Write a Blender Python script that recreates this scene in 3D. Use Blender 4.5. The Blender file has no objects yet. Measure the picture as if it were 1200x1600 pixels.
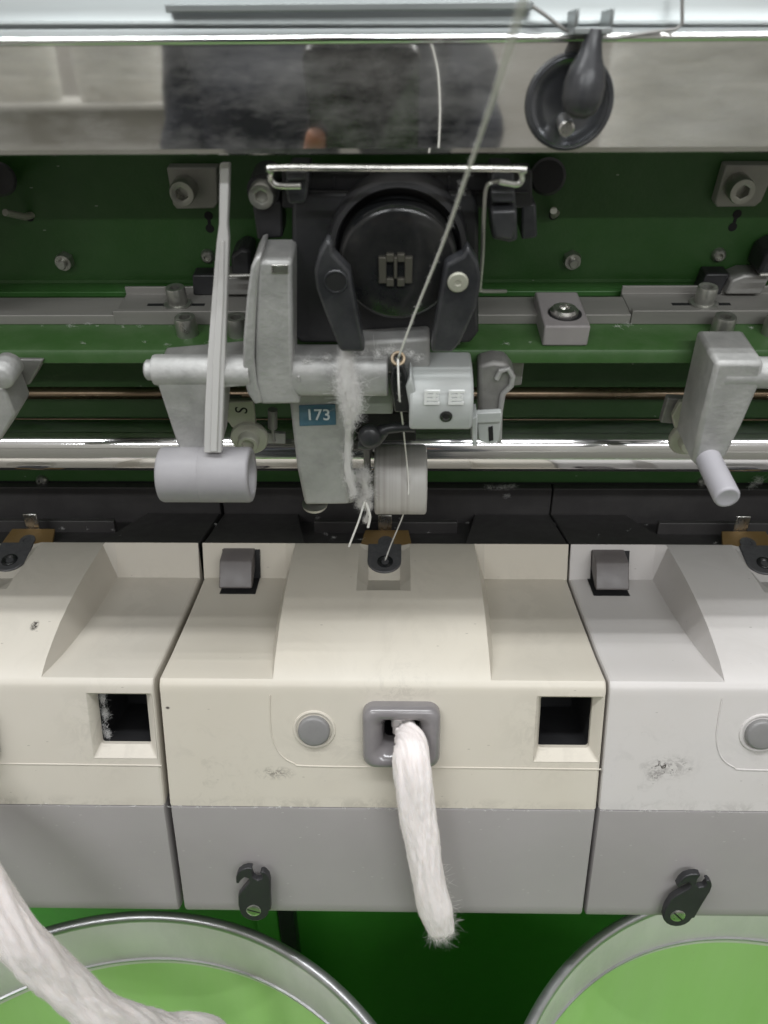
import bpy, bmesh, math, random
from mathutils import Vector, Matrix, noise
random.seed(7)
sc = bpy.context.scene
S = 0.001            # everything below is measured in millimetres
Z0 = 1.38            # lens height above the floor, metres
R = math.radians

# ------------------------------------------------------------------ camera
FPX = 1200.0         # focal length in photo pixels (1200 x 1600)
CAM = Vector((9.3, 0, 0))
CROT = Matrix.Rotation(R(1.1), 3, 'Z') @ Matrix.Rotation(R(60), 3, 'X') @ Matrix.Rotation(R(-0.37), 3, 'Z')
cd = bpy.data.cameras.new('camera')
cam = bpy.data.objects.new('camera', cd)
sc.collection.objects.link(cam)
cam.matrix_world = Matrix.Translation(Vector((CAM.x*S, CAM.y*S, CAM.z*S+Z0))) @ CROT.to_4x4()
cd.sensor_fit = 'VERTICAL'
cd.sensor_height = 36.0
cd.sensor_width = 27.0
cd.lens = 36.0*FPX/1600.0
cd.clip_start = 0.005
cd.clip_end = 100
cd.dof.use_dof = True
cd.dof.focus_distance = 0.40
cd.dof.aperture_fstop = cd.lens/2.2      # 2.2 mm pupil, as in a phone
sc.camera = cam
sc.render.resolution_x = 768
sc.render.resolution_y = 1024

# ------------------------------------------------------------------ light
w = bpy.data.worlds.new('World')
sc.world = w
w.use_nodes = True
w.node_tree.nodes['Background'].inputs[0].default_value = (1.0, 0.96, 0.925, 1)
w.node_tree.nodes['Background'].inputs[1].default_value = 0.46
def ceiling_tubes(x, y, z, lx, ly, power):
    l = bpy.data.lights.new('ceiling_tubes', 'AREA')
    l.shape = 'RECTANGLE'; l.size = lx; l.size_y = ly; l.energy = power
    l.color = (0.96, 0.985, 1.0)
    o = bpy.data.objects.new('ceiling_tubes', l)
    sc.collection.objects.link(o)
    o.location = (x, y, z)
    return o
ceiling_tubes(-0.35, -0.385, 3.48, 3.6, 0.03, 32)
ceiling_tubes(-0.35, -0.265, 3.48, 3.6, 0.03, 32)
ceiling_tubes(0.3, -2.6, 3.48, 5.0, 0.16, 150)
ceiling_tubes(0.0, -4.9, 3.48, 5.0, 0.16, 150)
vs = sc.view_settings
vs.view_transform = 'Standard'
vs.look = 'None'
vs.exposure = 0.0
vs.gamma = 1.0
vs.use_curve_mapping = False

# ------------------------------------------------------------------ photo pixel -> place
def ray(px, py):
    return CROT @ Vector(((px-600)/FPX, -(py-800)/FPX, -1.0))
def onY(px, py, Y):
    d = ray(px, py); return CAM + d*(Y/d.y)
def onZ(px, py, Z):
    d = ray(px, py); return CAM + d*(Z/d.z)
def atD(px, py, D):
    return CAM + ray(px, py)*D
AL = R(11.5)                                   # the upper frame leans towards the operator
RU = Matrix.Rotation(AL, 3, 'X')
OU = Vector((0, 363.5, -92.0))                 # where its back plate meets its shelf
RUT = RU.transposed()
CU = RUT @ (CAM-OU)
def up(px, py, off):                           # frame coordinates, `off` mm in front of the back plate
    d = RUT @ ray(px, py); t = (-off-CU.y)/d.y; return CU + d*t
def sh(px, py, h=0.0):                         # frame coordinates, `h` mm above the shelf
    d = RUT @ ray(px, py); t = (h-CU.z)/d.z; return CU + d*t
def w2u(p):
    return RUT @ (Vector(p)-OU)

# ------------------------------------------------------------------ materials
def nt(name):
    m = bpy.data.materials.new(name); m.use_nodes = True
    return m, m.node_tree, m.node_tree.nodes['Principled BSDF']
def nd(t, kind, **kw):
    n = t.nodes.new(kind)
    for k, v in kw.items():
        if k in n.inputs: n.inputs[k].default_value = v
        else: setattr(n, k, v)
    return n
def mat(name, col, rough=0.5, metal=0.0, var=0.12, scale=60.0, bump=0.0, bscale=900.0,
        dust=0.0, dustcol=(0.55, 0.54, 0.5), spec=0.5, coat=0.0, stretch=(1, 1, 1), rvar=0.12, specks=0.0, speckcol=(0.75, 0.74, 0.72), speckmix=0.4):
    m, t, b = nt(name)
    tc = nd(t, 'ShaderNodeTexCoord')
    mp = nd(t, 'ShaderNodeMapping'); mp.inputs['Scale'].default_value = stretch
    t.links.new(tc.outputs['Object'], mp.inputs['Vector'])
    n1 = nd(t, 'ShaderNodeTexNoise', Scale=scale, Detail=6.0, Roughness=0.6)
    t.links.new(mp.outputs[0], n1.inputs['Vector'])
    cr = nd(t, 'ShaderNodeMix', data_type='RGBA')
    c0 = [max(0, c*(1-var)) for c in col]; c1 = [min(1, c*(1+var)) for c in col]
    cr.inputs[6].default_value = (*c0, 1); cr.inputs[7].default_value = (*c1, 1)
    t.links.new(n1.outputs['Fac'], cr.inputs[0])
    out = cr.outputs[2]
    rg = nd(t, 'ShaderNodeMapRange')
    rg.inputs['To Min'].default_value = max(0.02, rough-rvar); rg.inputs['To Max'].default_value = min(1, rough+rvar)
    n2 = nd(t, 'ShaderNodeTexNoise', Scale=scale*2.3, Detail=5.0)
    t.links.new(mp.outputs[0], n2.inputs['Vector'])
    t.links.new(n2.outputs['Fac'], rg.inputs['Value'])
    t.links.new(rg.outputs[0], b.inputs['Roughness'])
    if dust > 0:
        n3 = nd(t, 'ShaderNodeTexNoise', Scale=scale*0.7, Detail=8.0, Roughness=0.7)
        t.links.new(mp.outputs[0], n3.inputs['Vector'])
        r3 = nd(t, 'ShaderNodeMapRange'); r3.inputs['From Min'].default_value = 0.42; r3.inputs['From Max'].default_value = 0.75
        r3.inputs['To Max'].default_value = dust
        t.links.new(n3.outputs['Fac'], r3.inputs['Value'])
        mx = nd(t, 'ShaderNodeMix', data_type='RGBA')
        t.links.new(r3.outputs[0], mx.inputs[0]); t.links.new(out, mx.inputs[6])
        mx.inputs[7].default_value = (*dustcol, 1)
        out = mx.outputs[2]
        if metal > 0:
            mm = nd(t, 'ShaderNodeMath', operation='MULTIPLY_ADD')
            mm.inputs[1].default_value = -metal; mm.inputs[2].default_value = metal
            t.links.new(r3.outputs[0], mm.inputs[0]); t.links.new(mm.outputs[0], b.inputs['Metallic'])
    if specks > 0:                                           # lint specks and pin-head dirt
        sd_ = nd(t, 'ShaderNodeMapping'); sd_.inputs['Rotation'].default_value = (0.4, 0.9, 0.7); sd_.inputs['Scale'].default_value = (0.35, 1, 1.3); t.links.new(tc.outputs['Object'], sd_.inputs['Vector'])
        vo = nd(t, 'ShaderNodeTexVoronoi', Scale=520.0); vo.inputs['Randomness'].default_value = 1
        t.links.new(sd_.outputs[0], vo.inputs['Vector'])
        lt = nd(t, 'ShaderNodeMath', operation='LESS_THAN'); lt.inputs[1].default_value = 0.14
        t.links.new(vo.outputs['Distance'], lt.inputs[0])
        sx = nd(t, 'ShaderNodeSeparateColor'); t.links.new(vo.outputs['Color'], sx.inputs[0])
        gt = nd(t, 'ShaderNodeMath', operation='LESS_THAN'); gt.inputs[1].default_value = specks
        t.links.new(sx.outputs[0], gt.inputs[0])
        mu = nd(t, 'ShaderNodeMath', operation='MULTIPLY'); t.links.new(lt.outputs[0], mu.inputs[0]); t.links.new(gt.outputs[0], mu.inputs[1])
        mu2 = nd(t, 'ShaderNodeMath', operation='MULTIPLY'); mu2.inputs[1].default_value = speckmix; t.links.new(mu.outputs[0], mu2.inputs[0])
        mx = nd(t, 'ShaderNodeMix', data_type='RGBA'); t.links.new(mu2.outputs[0], mx.inputs[0]); t.links.new(out, mx.inputs[6])
        mx.inputs[7].default_value = (*speckcol, 1); out = mx.outputs[2]
    t.links.new(out, b.inputs['Base Color'])
    if not (dust > 0 and metal > 0): b.inputs['Metallic'].default_value = metal
    b.inputs['Specular IOR Level'].default_value = spec
    b.inputs['Coat Weight'].default_value = coat
    b.inputs['Coat Roughness'].default_value = 0.15
    if bump > 0:
        n4 = nd(t, 'ShaderNodeTexNoise', Scale=bscale, Detail=3.0)
        t.links.new(mp.outputs[0], n4.inputs['Vector'])
        bp = nd(t, 'ShaderNodeBump'); bp.inputs['Strength'].default_value = bump; bp.inputs['Distance'].default_value = 0.001
        t.links.new(n4.outputs['Fac'], bp.inputs['Height']); t.links.new(bp.outputs[0], b.inputs['Normal'])
    return m

def smudge(m, spots):
    """grime of its own shape on a moulded cover: (x, z, half width, half height, noise scale, threshold, strength) in object metres"""
    t = m.node_tree; b = t.nodes['Principled BSDF']
    src = b.inputs['Base Color'].links[0].from_socket
    tc = nd(t, 'ShaderNodeTexCoord')
    for spt in spots:
        (x, z, hw, hh, ns, th, st) = spt[:7]; yc, hy = (spt[7:]+(0, 1e9))[:2] if len(spt) > 7 else (0, 1e9)
        mp = nd(t, 'ShaderNodeMapping')
        mp.vector_type = 'POINT'
        mp.inputs['Location'].default_value = (-x/hw, -yc/hy, -z/hh); mp.inputs['Scale'].default_value = (1/hw, 1/hy, 1/hh)
        t.links.new(tc.outputs['Object'], mp.inputs['Vector'])
        ln = nd(t, 'ShaderNodeVectorMath', operation='LENGTH'); t.links.new(mp.outputs[0], ln.inputs[0])
        fr = nd(t, 'ShaderNodeMapRange'); fr.inputs['From Min'].default_value = 1.0; fr.inputs['From Max'].default_value = 0.2
        fr.inputs['To Min'].default_value = 0; fr.inputs['To Max'].default_value = 1
        t.links.new(ln.outputs['Value'], fr.inputs['Value'])
        nn = nd(t, 'ShaderNodeTexNoise', Scale=ns, Detail=8.0, Roughness=0.75, Distortion=1.2)
        t.links.new(tc.outputs['Object'], nn.inputs['Vector'])
        r2 = nd(t, 'ShaderNodeMapRange'); r2.inputs['From Min'].default_value = th; r2.inputs['From Max'].default_value = th+0.09
        t.links.new(nn.outputs['Fac'], r2.inputs['Value'])
        mu = nd(t, 'ShaderNodeMath', operation='MULTIPLY'); t.links.new(fr.outputs[0], mu.inputs[0]); t.links.new(r2.outputs[0], mu.inputs[1])
        m2 = nd(t, 'ShaderNodeMath', operation='MULTIPLY'); m2.inputs[1].default_value = st; m2.use_clamp = True; t.links.new(mu.outputs[0], m2.inputs[0])
        mx = nd(t, 'ShaderNodeMix', data_type='RGBA'); t.links.new(m2.outputs[0], mx.inputs[0]); t.links.new(src, mx.inputs[6])
        mx.inputs[7].default_value = (0.06, 0.05, 0.045, 1)
        src = mx.outputs[2]
    t.links.new(src, b.inputs['Base Color'])

M = {}
M['green'] = mat('green_paint', (0.033, 0.108, 0.023), 0.42, var=0.10, bump=0.12, bscale=700, dust=0.06, dustcol=(0.3, 0.33, 0.26), specks=0.01)
M['greenshelf'] = mat('green_shelf_paint', (0.040, 0.105, 0.026), 0.45, var=0.12, bump=0.05, bscale=500, dust=0.12, dustcol=(0.3, 0.34, 0.25), specks=0.02)
M['greenlow'] = mat('green_lower_paint', (0.085, 0.40, 0.05), 0.4, var=0.1, bump=0.04, dust=0.05, dustcol=(0.2, 0.25, 0.2))
M['cast'] = mat('cast_aluminium', (0.37, 0.37, 0.36), 0.55, metal=0.35, var=0.28, bump=0.3, bscale=380, dust=0.4, dustcol=(0.55, 0.54, 0.52), scale=85)
M['castdark'] = mat('cast_zinc_grey', (0.23, 0.225, 0.215), 0.5, metal=0.4, var=0.15, bump=0.15, bscale=500, dust=0.3)
M['steel'] = mat('bright_steel', (0.62, 0.61, 0.58), 0.28, metal=1.0, var=0.1, dust=0.15, bump=0.03)
M['zinc'] = mat('zinc_plated_steel', (0.42, 0.42, 0.385), 0.32, metal=0.9, var=0.15, dust=0.25, bump=0.05)
M['rail'] = mat('rail_aluminium', (0.23, 0.222, 0.205), 0.5, metal=0.3, var=0.2, dust=0.4, dustcol=(0.26, 0.25, 0.23), bump=0.05, stretch=(0.25, 1, 1))
M['chrome'] = mat('polished_shaft', (0.80, 0.80, 0.80), 0.10, metal=1.0, var=0.03, rvar=0.05, dust=0.10, stretch=(0.15, 1, 1))
M['rod'] = mat('brown_stained_rod', (0.30, 0.22, 0.15), 0.30, metal=0.9, var=0.3, scale=25, stretch=(0.6, 3, 3), rvar=0.12, dust=0.1)
M['mirror'] = mat('polished_cover_steel', (0.70, 0.69, 0.66), 0.035, metal=1.0, var=0.05, rvar=0.025, dust=0.34, dustcol=(0.40, 0.39, 0.37), scale=22, stretch=(0.5, 1, 1.4), bump=0.004, bscale=60)
M['sheet'] = mat('worn_sheet_steel', (0.30, 0.325, 0.325), 0.36, metal=0.9, var=0.4, rvar=0.16, dust=0.5, dustcol=(0.3, 0.3, 0.29), scale=22, stretch=(0.15, 1, 1.6))
M['black'] = mat('black_plastic', (0.022, 0.022, 0.024), 0.42, var=0.2, bump=0.05, bscale=800, dust=0.10, dustcol=(0.13, 0.13, 0.13))
M['slate'] = mat('slate_plastic', (0.021, 0.022, 0.025), 0.34, var=0.2, bump=0.06, bscale=700, dust=0.22, dustcol=(0.2, 0.2, 0.2))
M['gloss'] = mat('glossy_black_disc', (0.012, 0.013, 0.014), 0.18, var=0.2, dust=0.4, dustcol=(0.075, 0.07, 0.062), scale=34, rvar=0.1)
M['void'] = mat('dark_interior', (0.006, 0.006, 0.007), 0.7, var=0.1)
M['rearblack'] = mat('rear_black_plastic', (0.042, 0.039, 0.039), 0.5, var=0.15, bump=0.08, bscale=900, dust=0.35, dustcol=(0.085, 0.082, 0.078))
M['armgrey'] = mat('dull_steel_bar', (0.60, 0.59, 0.58), 0.38, metal=0.2, var=0.12, dust=0.3, bump=0.04, stretch=(1, 1, 0.2))
M['shaftend'] = mat('dull_brown_steel', (0.09, 0.085, 0.07), 0.5, metal=0.4, var=0.2)
M['seat'] = mat('dark_polished_seat', (0.10, 0.105, 0.115), 0.22, metal=0.8, var=0.1, dust=0.1)
M['lug'] = mat('grey_painted_lug', (0.36, 0.355, 0.32), 0.5, metal=0.2, var=0.15, dust=0.3, bump=0.1, bscale=400)
M['greyplastic'] = mat('grey_moulded_plastic', (0.205, 0.20, 0.198), 0.34, var=0.05, bump=0.02, dust=0.15, dustcol=(0.4, 0.39, 0.38))
M['bezel'] = mat('glossy_grey_bezel', (0.195, 0.182, 0.186), 0.20, var=0.05, coat=0.4, rvar=0.05, dust=0.08)
M['latch'] = mat('grey_latch_plastic', (0.125, 0.112, 0.11), 0.4, var=0.08, bump=0.03, dust=0.15, dustcol=(0.3, 0.28, 0.27))
M['capgrey'] = mat('grey_cap_plastic', (0.40, 0.42, 0.41), 0.42, var=0.05, bump=0.03, dust=0.3, dustcol=(0.52, 0.51, 0.49))
M['rollergrey'] = mat('pale_grey_roller', (0.26, 0.252, 0.262), 0.5, var=0.03, bump=0.02, dust=0.1)
M['pin'] = mat('pale_grey_nylon', (0.36, 0.35, 0.375), 0.42, var=0.04, dust=0.1)
M['block'] = mat('warm_grey_clamp_plastic', (0.255, 0.235, 0.235), 0.5, var=0.06, bump=0.04, dust=0.15)
M['panel'] = mat('grey_lower_panel', (0.325, 0.305, 0.303), 0.46, var=0.12, bump=0.05, bscale=1200, dust=0.4, dustcol=(0.37, 0.355, 0.345), scale=11, specks=0.05, speckmix=0.3, rvar=0.16)
M['brass'] = mat('brown_brass_plate', (0.30, 0.19, 0.075), 0.4, metal=0.6, var=0.15, dust=0.25, dustcol=(0.3, 0.25, 0.2))
M['gold'] = mat('brass_eyelet', (0.27, 0.20, 0.12), 0.45, metal=0.5, var=0.25, dust=0.4, dustcol=(0.6, 0.55, 0.5))
M['bluetag'] = mat('blue_number_tag', (0.045, 0.115, 0.165), 0.45, var=0.12, dust=0.35, dustcol=(0.2, 0.26, 0.3), scale=120)
M['print'] = mat('pale_print', (0.55, 0.60, 0.62), 0.5, var=0.15, scale=300)
M['whiteprint'] = mat('white_print', (0.75, 0.76, 0.75), 0.5, var=0.06)
M['olive'] = mat('olive_grey_plate', (0.23, 0.25, 0.22), 0.5, metal=0.2, var=0.12, dust=0.25)
M['khaki'] = mat('pale_khaki_bushing', (0.40, 0.40, 0.33), 0.45, metal=0.3, var=0.12, dust=0.25)
M['nozzle'] = mat('speckled_dark_nozzle_plate', (0.10, 0.10, 0.105), 0.45, metal=0.5, var=0.35, scale=500, bump=0.15, dust=0.2, dustcol=(0.25, 0.25, 0.25))
M['canmetal'] = mat('galvanised_can_rim', (0.80, 0.745, 0.775), 0.40, metal=0.15, var=0.12, dust=0.5, dustcol=(0.46, 0.46, 0.44), scale=20, bump=0.03, stretch=(1, 1, 0.4))
M['canroll'] = mat('rolled_can_edge', (0.46, 0.46, 0.47), 0.33, metal=0.85, var=0.2, dust=0.15, specks=0.06)
M['cangreen'] = mat('light_green_can_plastic', (0.43, 0.70, 0.25), 0.42, var=0.14, dust=0.5, dustcol=(0.54, 0.74, 0.40), scale=16, stretch=(1, 1, 0.12), specks=0.01, speckcol=(0.1, 0.14, 0.06), speckmix=0.4)
M['jacket'] = mat('dark_jacket', (0.055, 0.06, 0.075), 0.65, var=0.4, scale=14, bump=1.0, bscale=16)
M['skin'] = mat('skin', (0.45, 0.22, 0.14), 0.5, var=0.1)
M['hair'] = mat('hair', (0.02, 0.016, 0.014), 0.5, var=0.2)
M['phone'] = mat('phone_black', (0.012, 0.013, 0.013), 0.25, var=0.1)
M['floor'] = mat('factory_floor', (0.27, 0.26, 0.235), 0.5, var=0.12, scale=3)
M['yarn'] = mat('white_yarn', (0.80, 0.79, 0.75), 0.8, var=0.06, spec=0.2)
M['wall'] = mat('pale_partition', (0.50, 0.485, 0.45), 0.6, var=0.06, scale=4)

def roller_mat():
    m = mat('worn_rubber_roller', (0.46, 0.445, 0.42), 0.45, var=0.04, dust=0.1)
    t = m.node_tree; b = t.nodes['Principled BSDF']
    src = b.inputs['Base Color'].links[0].from_socket
    tc = nd(t, 'ShaderNodeTexCoord'); sp = nd(t, 'ShaderNodeSeparateXYZ'); t.links.new(tc.outputs['Object'], sp.inputs[0])
    n1 = nd(t, 'ShaderNodeTexNoise', Scale=420.0, Detail=3.0); n1.noise_dimensions = '1D'; t.links.new(sp.outputs['X'], n1.inputs['W'])
    r = nd(t, 'ShaderNodeMapRange'); r.inputs['From Min'].default_value = 0.45; r.inputs['From Max'].default_value = 0.75; r.inputs['To Max'].default_value = 0.7
    t.links.new(n1.outputs['Fac'], r.inputs['Value'])
    # the yarn wears the middle of the sleeve brown; its right end stays clean
    r2 = nd(t, 'ShaderNodeMapRange'); r2.inputs['From Min'].default_value = 0.010; r2.inputs['From Max'].default_value = 0.006
    t.links.new(sp.outputs['X'], r2.inputs['Value'])
    mu = nd(t, 'ShaderNodeMath', operation='MULTIPLY'); t.links.new(r.outputs[0], mu.inputs[0]); t.links.new(r2.outputs[0], mu.inputs[1])
    mx = nd(t, 'ShaderNodeMix', data_type='RGBA'); t.links.new(mu.outputs[0], mx.inputs[0]); t.links.new(src, mx.inputs[6])
    mx.inputs[7].default_value = (0.30, 0.26, 0.24, 1); t.links.new(mx.outputs[2], b.inputs['Base Color'])
    return m
M['rubber'] = roller_mat()

def cotton_mat(name, col, sx=14.0, sy=90.0, lo=0.86, dist=0.0012):
    m, t, b = nt(name)
    uv = nd(t, 'ShaderNodeUVMap'); mp = nd(t, 'ShaderNodeMapping'); mp.inputs['Scale'].default_value = (sx, sy, 1)
    t.links.new(uv.outputs[0], mp.inputs['Vector'])
    n1 = nd(t, 'ShaderNodeTexNoise', Scale=1.0, Detail=8.0, Roughness=0.7, Distortion=0.5); t.links.new(mp.outputs[0], n1.inputs['Vector'])
    mx = nd(t, 'ShaderNodeMix', data_type='RGBA'); t.links.new(n1.outputs['Fac'], mx.inputs[0])
    mx.inputs[6].default_value = (*[c*lo for c in col], 1); mx.inputs[7].default_value = (*[min(1, c*1.06) for c in col], 1)
    t.links.new(mx.outputs[2], b.inputs['Base Color'])
    b.inputs['Roughness'].default_value = 1.0; b.inputs['Specular IOR Level'].default_value = 0.1
    b.inputs['Subsurface Weight'].default_value = 0.35; b.inputs['Subsurface Radius'].default_value = (0.004, 0.0035, 0.003)
    b.inputs['Sheen Weight'].default_value = 0.25
    bp = nd(t, 'ShaderNodeBump'); bp.inputs['Strength'].default_value = 0.5; bp.inputs['Distance'].default_value = dist
    t.links.new(n1.outputs['Fac'], bp.inputs['Height']); t.links.new(bp.outputs[0], b.inputs['Normal'])
    return m
M['cotton'] = cotton_mat('cotton_sliver', (0.86, 0.81, 0.795), lo=0.90, dist=0.0007)
M['cottonpink'] = cotton_mat('cotton_sliver_far', (0.86, 0.805, 0.79), lo=0.90, dist=0.0007)
def fibre_mat(name='cotton_fibre', col=(0.93, 0.92, 0.91, 1)):
    m, t, b = nt(name)
    t.nodes.remove(b); out = t.nodes['Material Output']
    d = nd(t, 'ShaderNodeBsdfDiffuse'); d.inputs[0].default_value = col
    r = nd(t, 'ShaderNodeBsdfTranslucent'); r.inputs[0].default_value = col
    x = nd(t, 'ShaderNodeMixShader'); x.inputs[0].default_value = 0.45
    t.links.new(d.outputs[0], x.inputs[1]); t.links.new(r.outputs[0], x.inputs[2]); t.links.new(x.outputs[0], out.inputs[0])
    return m
M['fibre'] = fibre_mat()
M['fibrewarm'] = fibre_mat('sliver_fibre', (0.90, 0.855, 0.84, 1))
M['package'] = cotton_mat('wound_yarn', (0.84, 0.83, 0.77), 3.0, 26.0, 0.35, 0.012)

# ------------------------------------------------------------------ mesh builders: each returns (verts, faces)
def box(x0, x1, y0, y1, z0, z1):
    v = [Vector((x, y, z)) for z in (z0, z1) for y in (y0, y1) for x in (x0, x1)]
    return v, [(0, 2, 3, 1), (4, 5, 7, 6), (0, 1, 5, 4), (2, 6, 7, 3), (0, 4, 6, 2), (1, 3, 7, 5)]
def merge(*gs):
    V, F = [], []
    for v, f in gs:
        o = len(V); V += list(v); F += [tuple(i+o for i in q) for q in f]
    return V, F
def frame_of(ax):
    ax = Vector(ax).normalized()
    u = ax.orthogonal().normalized()
    if abs(ax.z) < 0.9: u = Vector((0, 0, 1)).cross(ax).normalized()
    return u, ax.cross(u), ax
def lathe(c, ax, prof, n=28, hexes=(), cap=True):
    """prof: (radius, height along the axis); indices in hexes are drawn six-sided"""
    u, v, a = frame_of(ax); c = Vector(c); V, F = [], []
    for k, (r, h) in enumerate(prof):
        for i in range(n):
            th = 2*math.pi*i/n; rr = r
            if k in hexes: rr = r*math.cos(math.pi/6)/math.cos(((th+math.pi/6) % (math.pi/3))-math.pi/6)
            V.append(c+a*h+u*(rr*math.cos(th))+v*(rr*math.sin(th)))
    for k in range(len(prof)-1):
        for i in range(n):
            j = (i+1) % n
            F.append((k*n+i, k*n+j, (k+1)*n+j, (k+1)*n+i))
    if cap:
        F.append(tuple(range(n-1, -1, -1)))
        F.append(tuple((len(prof)-1)*n+i for i in range(n)))
    return V, F
def cyl(p0, p1, r, n=24, ch=0.0):
    p0, p1 = Vector(p0), Vector(p1); L = (p1-p0).length
    if ch > 0: return lathe(p0, p1-p0, [(r-ch, 0), (r, ch), (r, L-ch), (r-ch, L)], n)
    return lathe(p0, p1-p0, [(r, 0), (r, L)], n)
def spline(pts, sub=8):
    P = [Vector(p) for p in pts]; P = [P[0]*2-P[1]]+P+[P[-1]*2-P[-2]]; out = []
    for i in range(1, len(P)-2):
        for k in range(sub):
            t = k/sub; a, b, c, d = P[i-1:i+3]
            out.append(0.5*((2*b)+(c-a)*t+(2*a-5*b+4*c-d)*t*t+(3*b-a-3*c+d)*t**3))
    out.append(P[-2]); return out
def tube(path, r, n=10, cap=True):
    path = [Vector(p) for p in path]; V, F = [], []; m = len(path); u = None
    for i, p in enumerate(path):
        t = (path[min(i+1, m-1)]-path[max(i-1, 0)]).normalized()
        if u is None: u = t.orthogonal().normalized()
        u = (u-t*u.dot(t)).normalized(); q = t.cross(u)
        rr = r[i] if isinstance(r, (list, tuple)) else r
        V += [p+u*(rr*math.cos(2*math.pi*k/n))+q*(rr*math.sin(2*math.pi*k/n)) for k in range(n)]
    for i in range(m-1):
        for k in range(n):
            j = (k+1) % n; F.append((i*n+k, i*n+j, (i+1)*n+j, (i+1)*n+k))
    if cap: F.append(tuple(range(n-1, -1, -1))); F.append(tuple((m-1)*n+k for k in range(n)))
    return V, F
def prism(front, vec):
    """a flat outline given as 3-D points, pushed back by vec"""
    n = len(front); vec = Vector(vec); V = [Vector(p) for p in front]+[Vector(p)+vec for p in front]
    return V, [tuple(range(n)), tuple(range(2*n-1, n-1, -1))]+[(i, i+n, (i+1) % n+n, (i+1) % n) for i in range(n)]
def prismX(prof, x0, x1):
    return prism([(x0, y, z) for y, z in prof], (x1-x0, 0, 0))
def outline(pts, off, thick):
    """photo outline on a plane `off` mm in front of the back plate (frame coordinates), `thick` mm deep"""
    return prism([up(x, y, off) for x, y in pts], (0, thick, 0))
def rrect(hw, hh, r, n=6):
    out = []
    for cx, cy, a0 in ((hw-r, hh-r, 0), (-(hw-r), hh-r, 90), (-(hw-r), -(hh-r), 180), (hw-r, -(hh-r), 270)):
        for k in range(n+1):
            a = R(a0+90*k/n); out.append((cx+r*math.cos(a), cy+r*math.sin(a)))
    return out
def loft(rings, close_first=False, close_last=False):
    n = len(rings[0]); V = [Vector(p) for r in rings for p in r]; F = []
    for k in range(len(rings)-1):
        for i in range(n):
            j = (i+1) % n; F.append((k*n+i, k*n+j, (k+1)*n+j, (k+1)*n+i))
    if close_first: F.append(tuple(range(n-1, -1, -1)))
    if close_last: F.append(tuple((len(rings)-1)*n+i for i in range(n)))
    return V, F

# ------------------------------------------------------------------ objects
def mesh_of(name, g, base, m, bevel=0.0, smooth=35, uv=None):
    v, f = g
    me = bpy.data.meshes.new(name)
    b = Vector(base)
    me.from_pydata([((p-b)*S)[:] for p in map(Vector, v)], [], f)
    me.validate()
    bm = bmesh.new(); bm.from_mesh(me); bmesh.ops.recalc_face_normals(bm, faces=bm.faces); bm.to_mesh(me); bm.free()
    if uv:
        ul = me.uv_layers.new(name='UVMap')
        for lp in me.loops: ul.data[lp.index].uv = uv[lp.vertex_index]
    me.polygons.foreach_set('use_smooth', [True]*len(me.polygons))
    me.set_sharp_from_angle(angle=R(smooth))
    me.materials.append(M[m] if isinstance(m, str) else m)
    return me
def finish(o, bevel):
    if bevel > 0:
        md = o.modifiers.new('edge', 'BEVEL'); md.width = bevel*S; md.segments = 2
        md.limit_method = 'ANGLE'; md.angle_limit = R(40); md.use_clamp_overlap = True; md.harden_normals = False
def place(o, base, fr):
    if fr == 'U':
        p = OU+RU @ Vector(base); o.rotation_euler = (AL, 0, 0)
    else: p = Vector(base)
    o.location = (p.x*S, p.y*S, p.z*S+Z0)
class Thing:
    def __init__(s, name, label, cat, base=(0, 0, 0), fr='W', group=None, kind=None):
        s.base = Vector(base); s.fr = fr
        s.o = bpy.data.objects.new(name, None); s.o.empty_display_size = 0.02
        sc.collection.objects.link(s.o); place(s.o, base, fr)
        s.o['label'] = label
        if kind: s.o['kind'] = kind
        else: s.o['category'] = cat
        if group: s.o['group'] = group
    def part(s, name, g, m, bevel=0.0, parent=None, label=None, smooth=35, uv=None, kind=None):
        o = bpy.data.objects.new(name, mesh_of(name, g, s.base, m, bevel, smooth, uv))
        sc.collection.objects.link(o); o.parent = parent or s.o
        finish(o, bevel)
        if label: o['label'] = label
        if kind: o['kind'] = kind
        return o
def solo(name, label, cat, g, m, base=(0, 0, 0), fr='W', bevel=0.0, group=None, kind=None, smooth=35, uv=None):
    o = bpy.data.objects.new(name, mesh_of(name, g, base, m, bevel, smooth, uv))
    sc.collection.objects.link(o); place(o, base, fr); finish(o, bevel)
    o['label'] = label
    if kind: o['kind'] = kind
    else: o['category'] = cat
    if group: o['group'] = group
    return o
def cap_screw(c, ax, r, h, n=30):
    return lathe(c, ax, [(r, 0), (r, h*0.86), (r*0.93, h), (r*0.62, h), (r*0.55, h-0.2), (r*0.52, h*0.5)], n, hexes=(4, 5))
def pan_screw(c, ax, r, h, n=26):
    return lathe(c, ax, [(r, 0), (r, h*0.35), (r*0.9, h*0.75), (r*0.66, h), (r*0.45, h), (r*0.42, h*0.45)], n, hexes=(4, 5))
def hex_nut(c, ax, r, h, stud, n=24):
    g1 = lathe(c, ax, [(r, 0), (r, h*0.85), (r*0.88, h)], n, hexes=(0, 1))
    g2 = lathe(c, ax, [(r*0.52, h*0.5), (r*0.52, h+stud*0.85), (r*0.42, h+stud)], n)
    return merge(g1, g2)

# ================================================================== THE SETTING
solo('floor', 'grey factory floor under the sliver cans', None, ([Vector((-6000, -6000, -1380)), Vector((6000, -6000, -1380)), Vector((6000, 6000, -1380)), Vector((-6000, 6000, -1380))], [(0, 1, 2, 3)]), 'floor', base=(0, 0, -1380), kind='structure')

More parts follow.
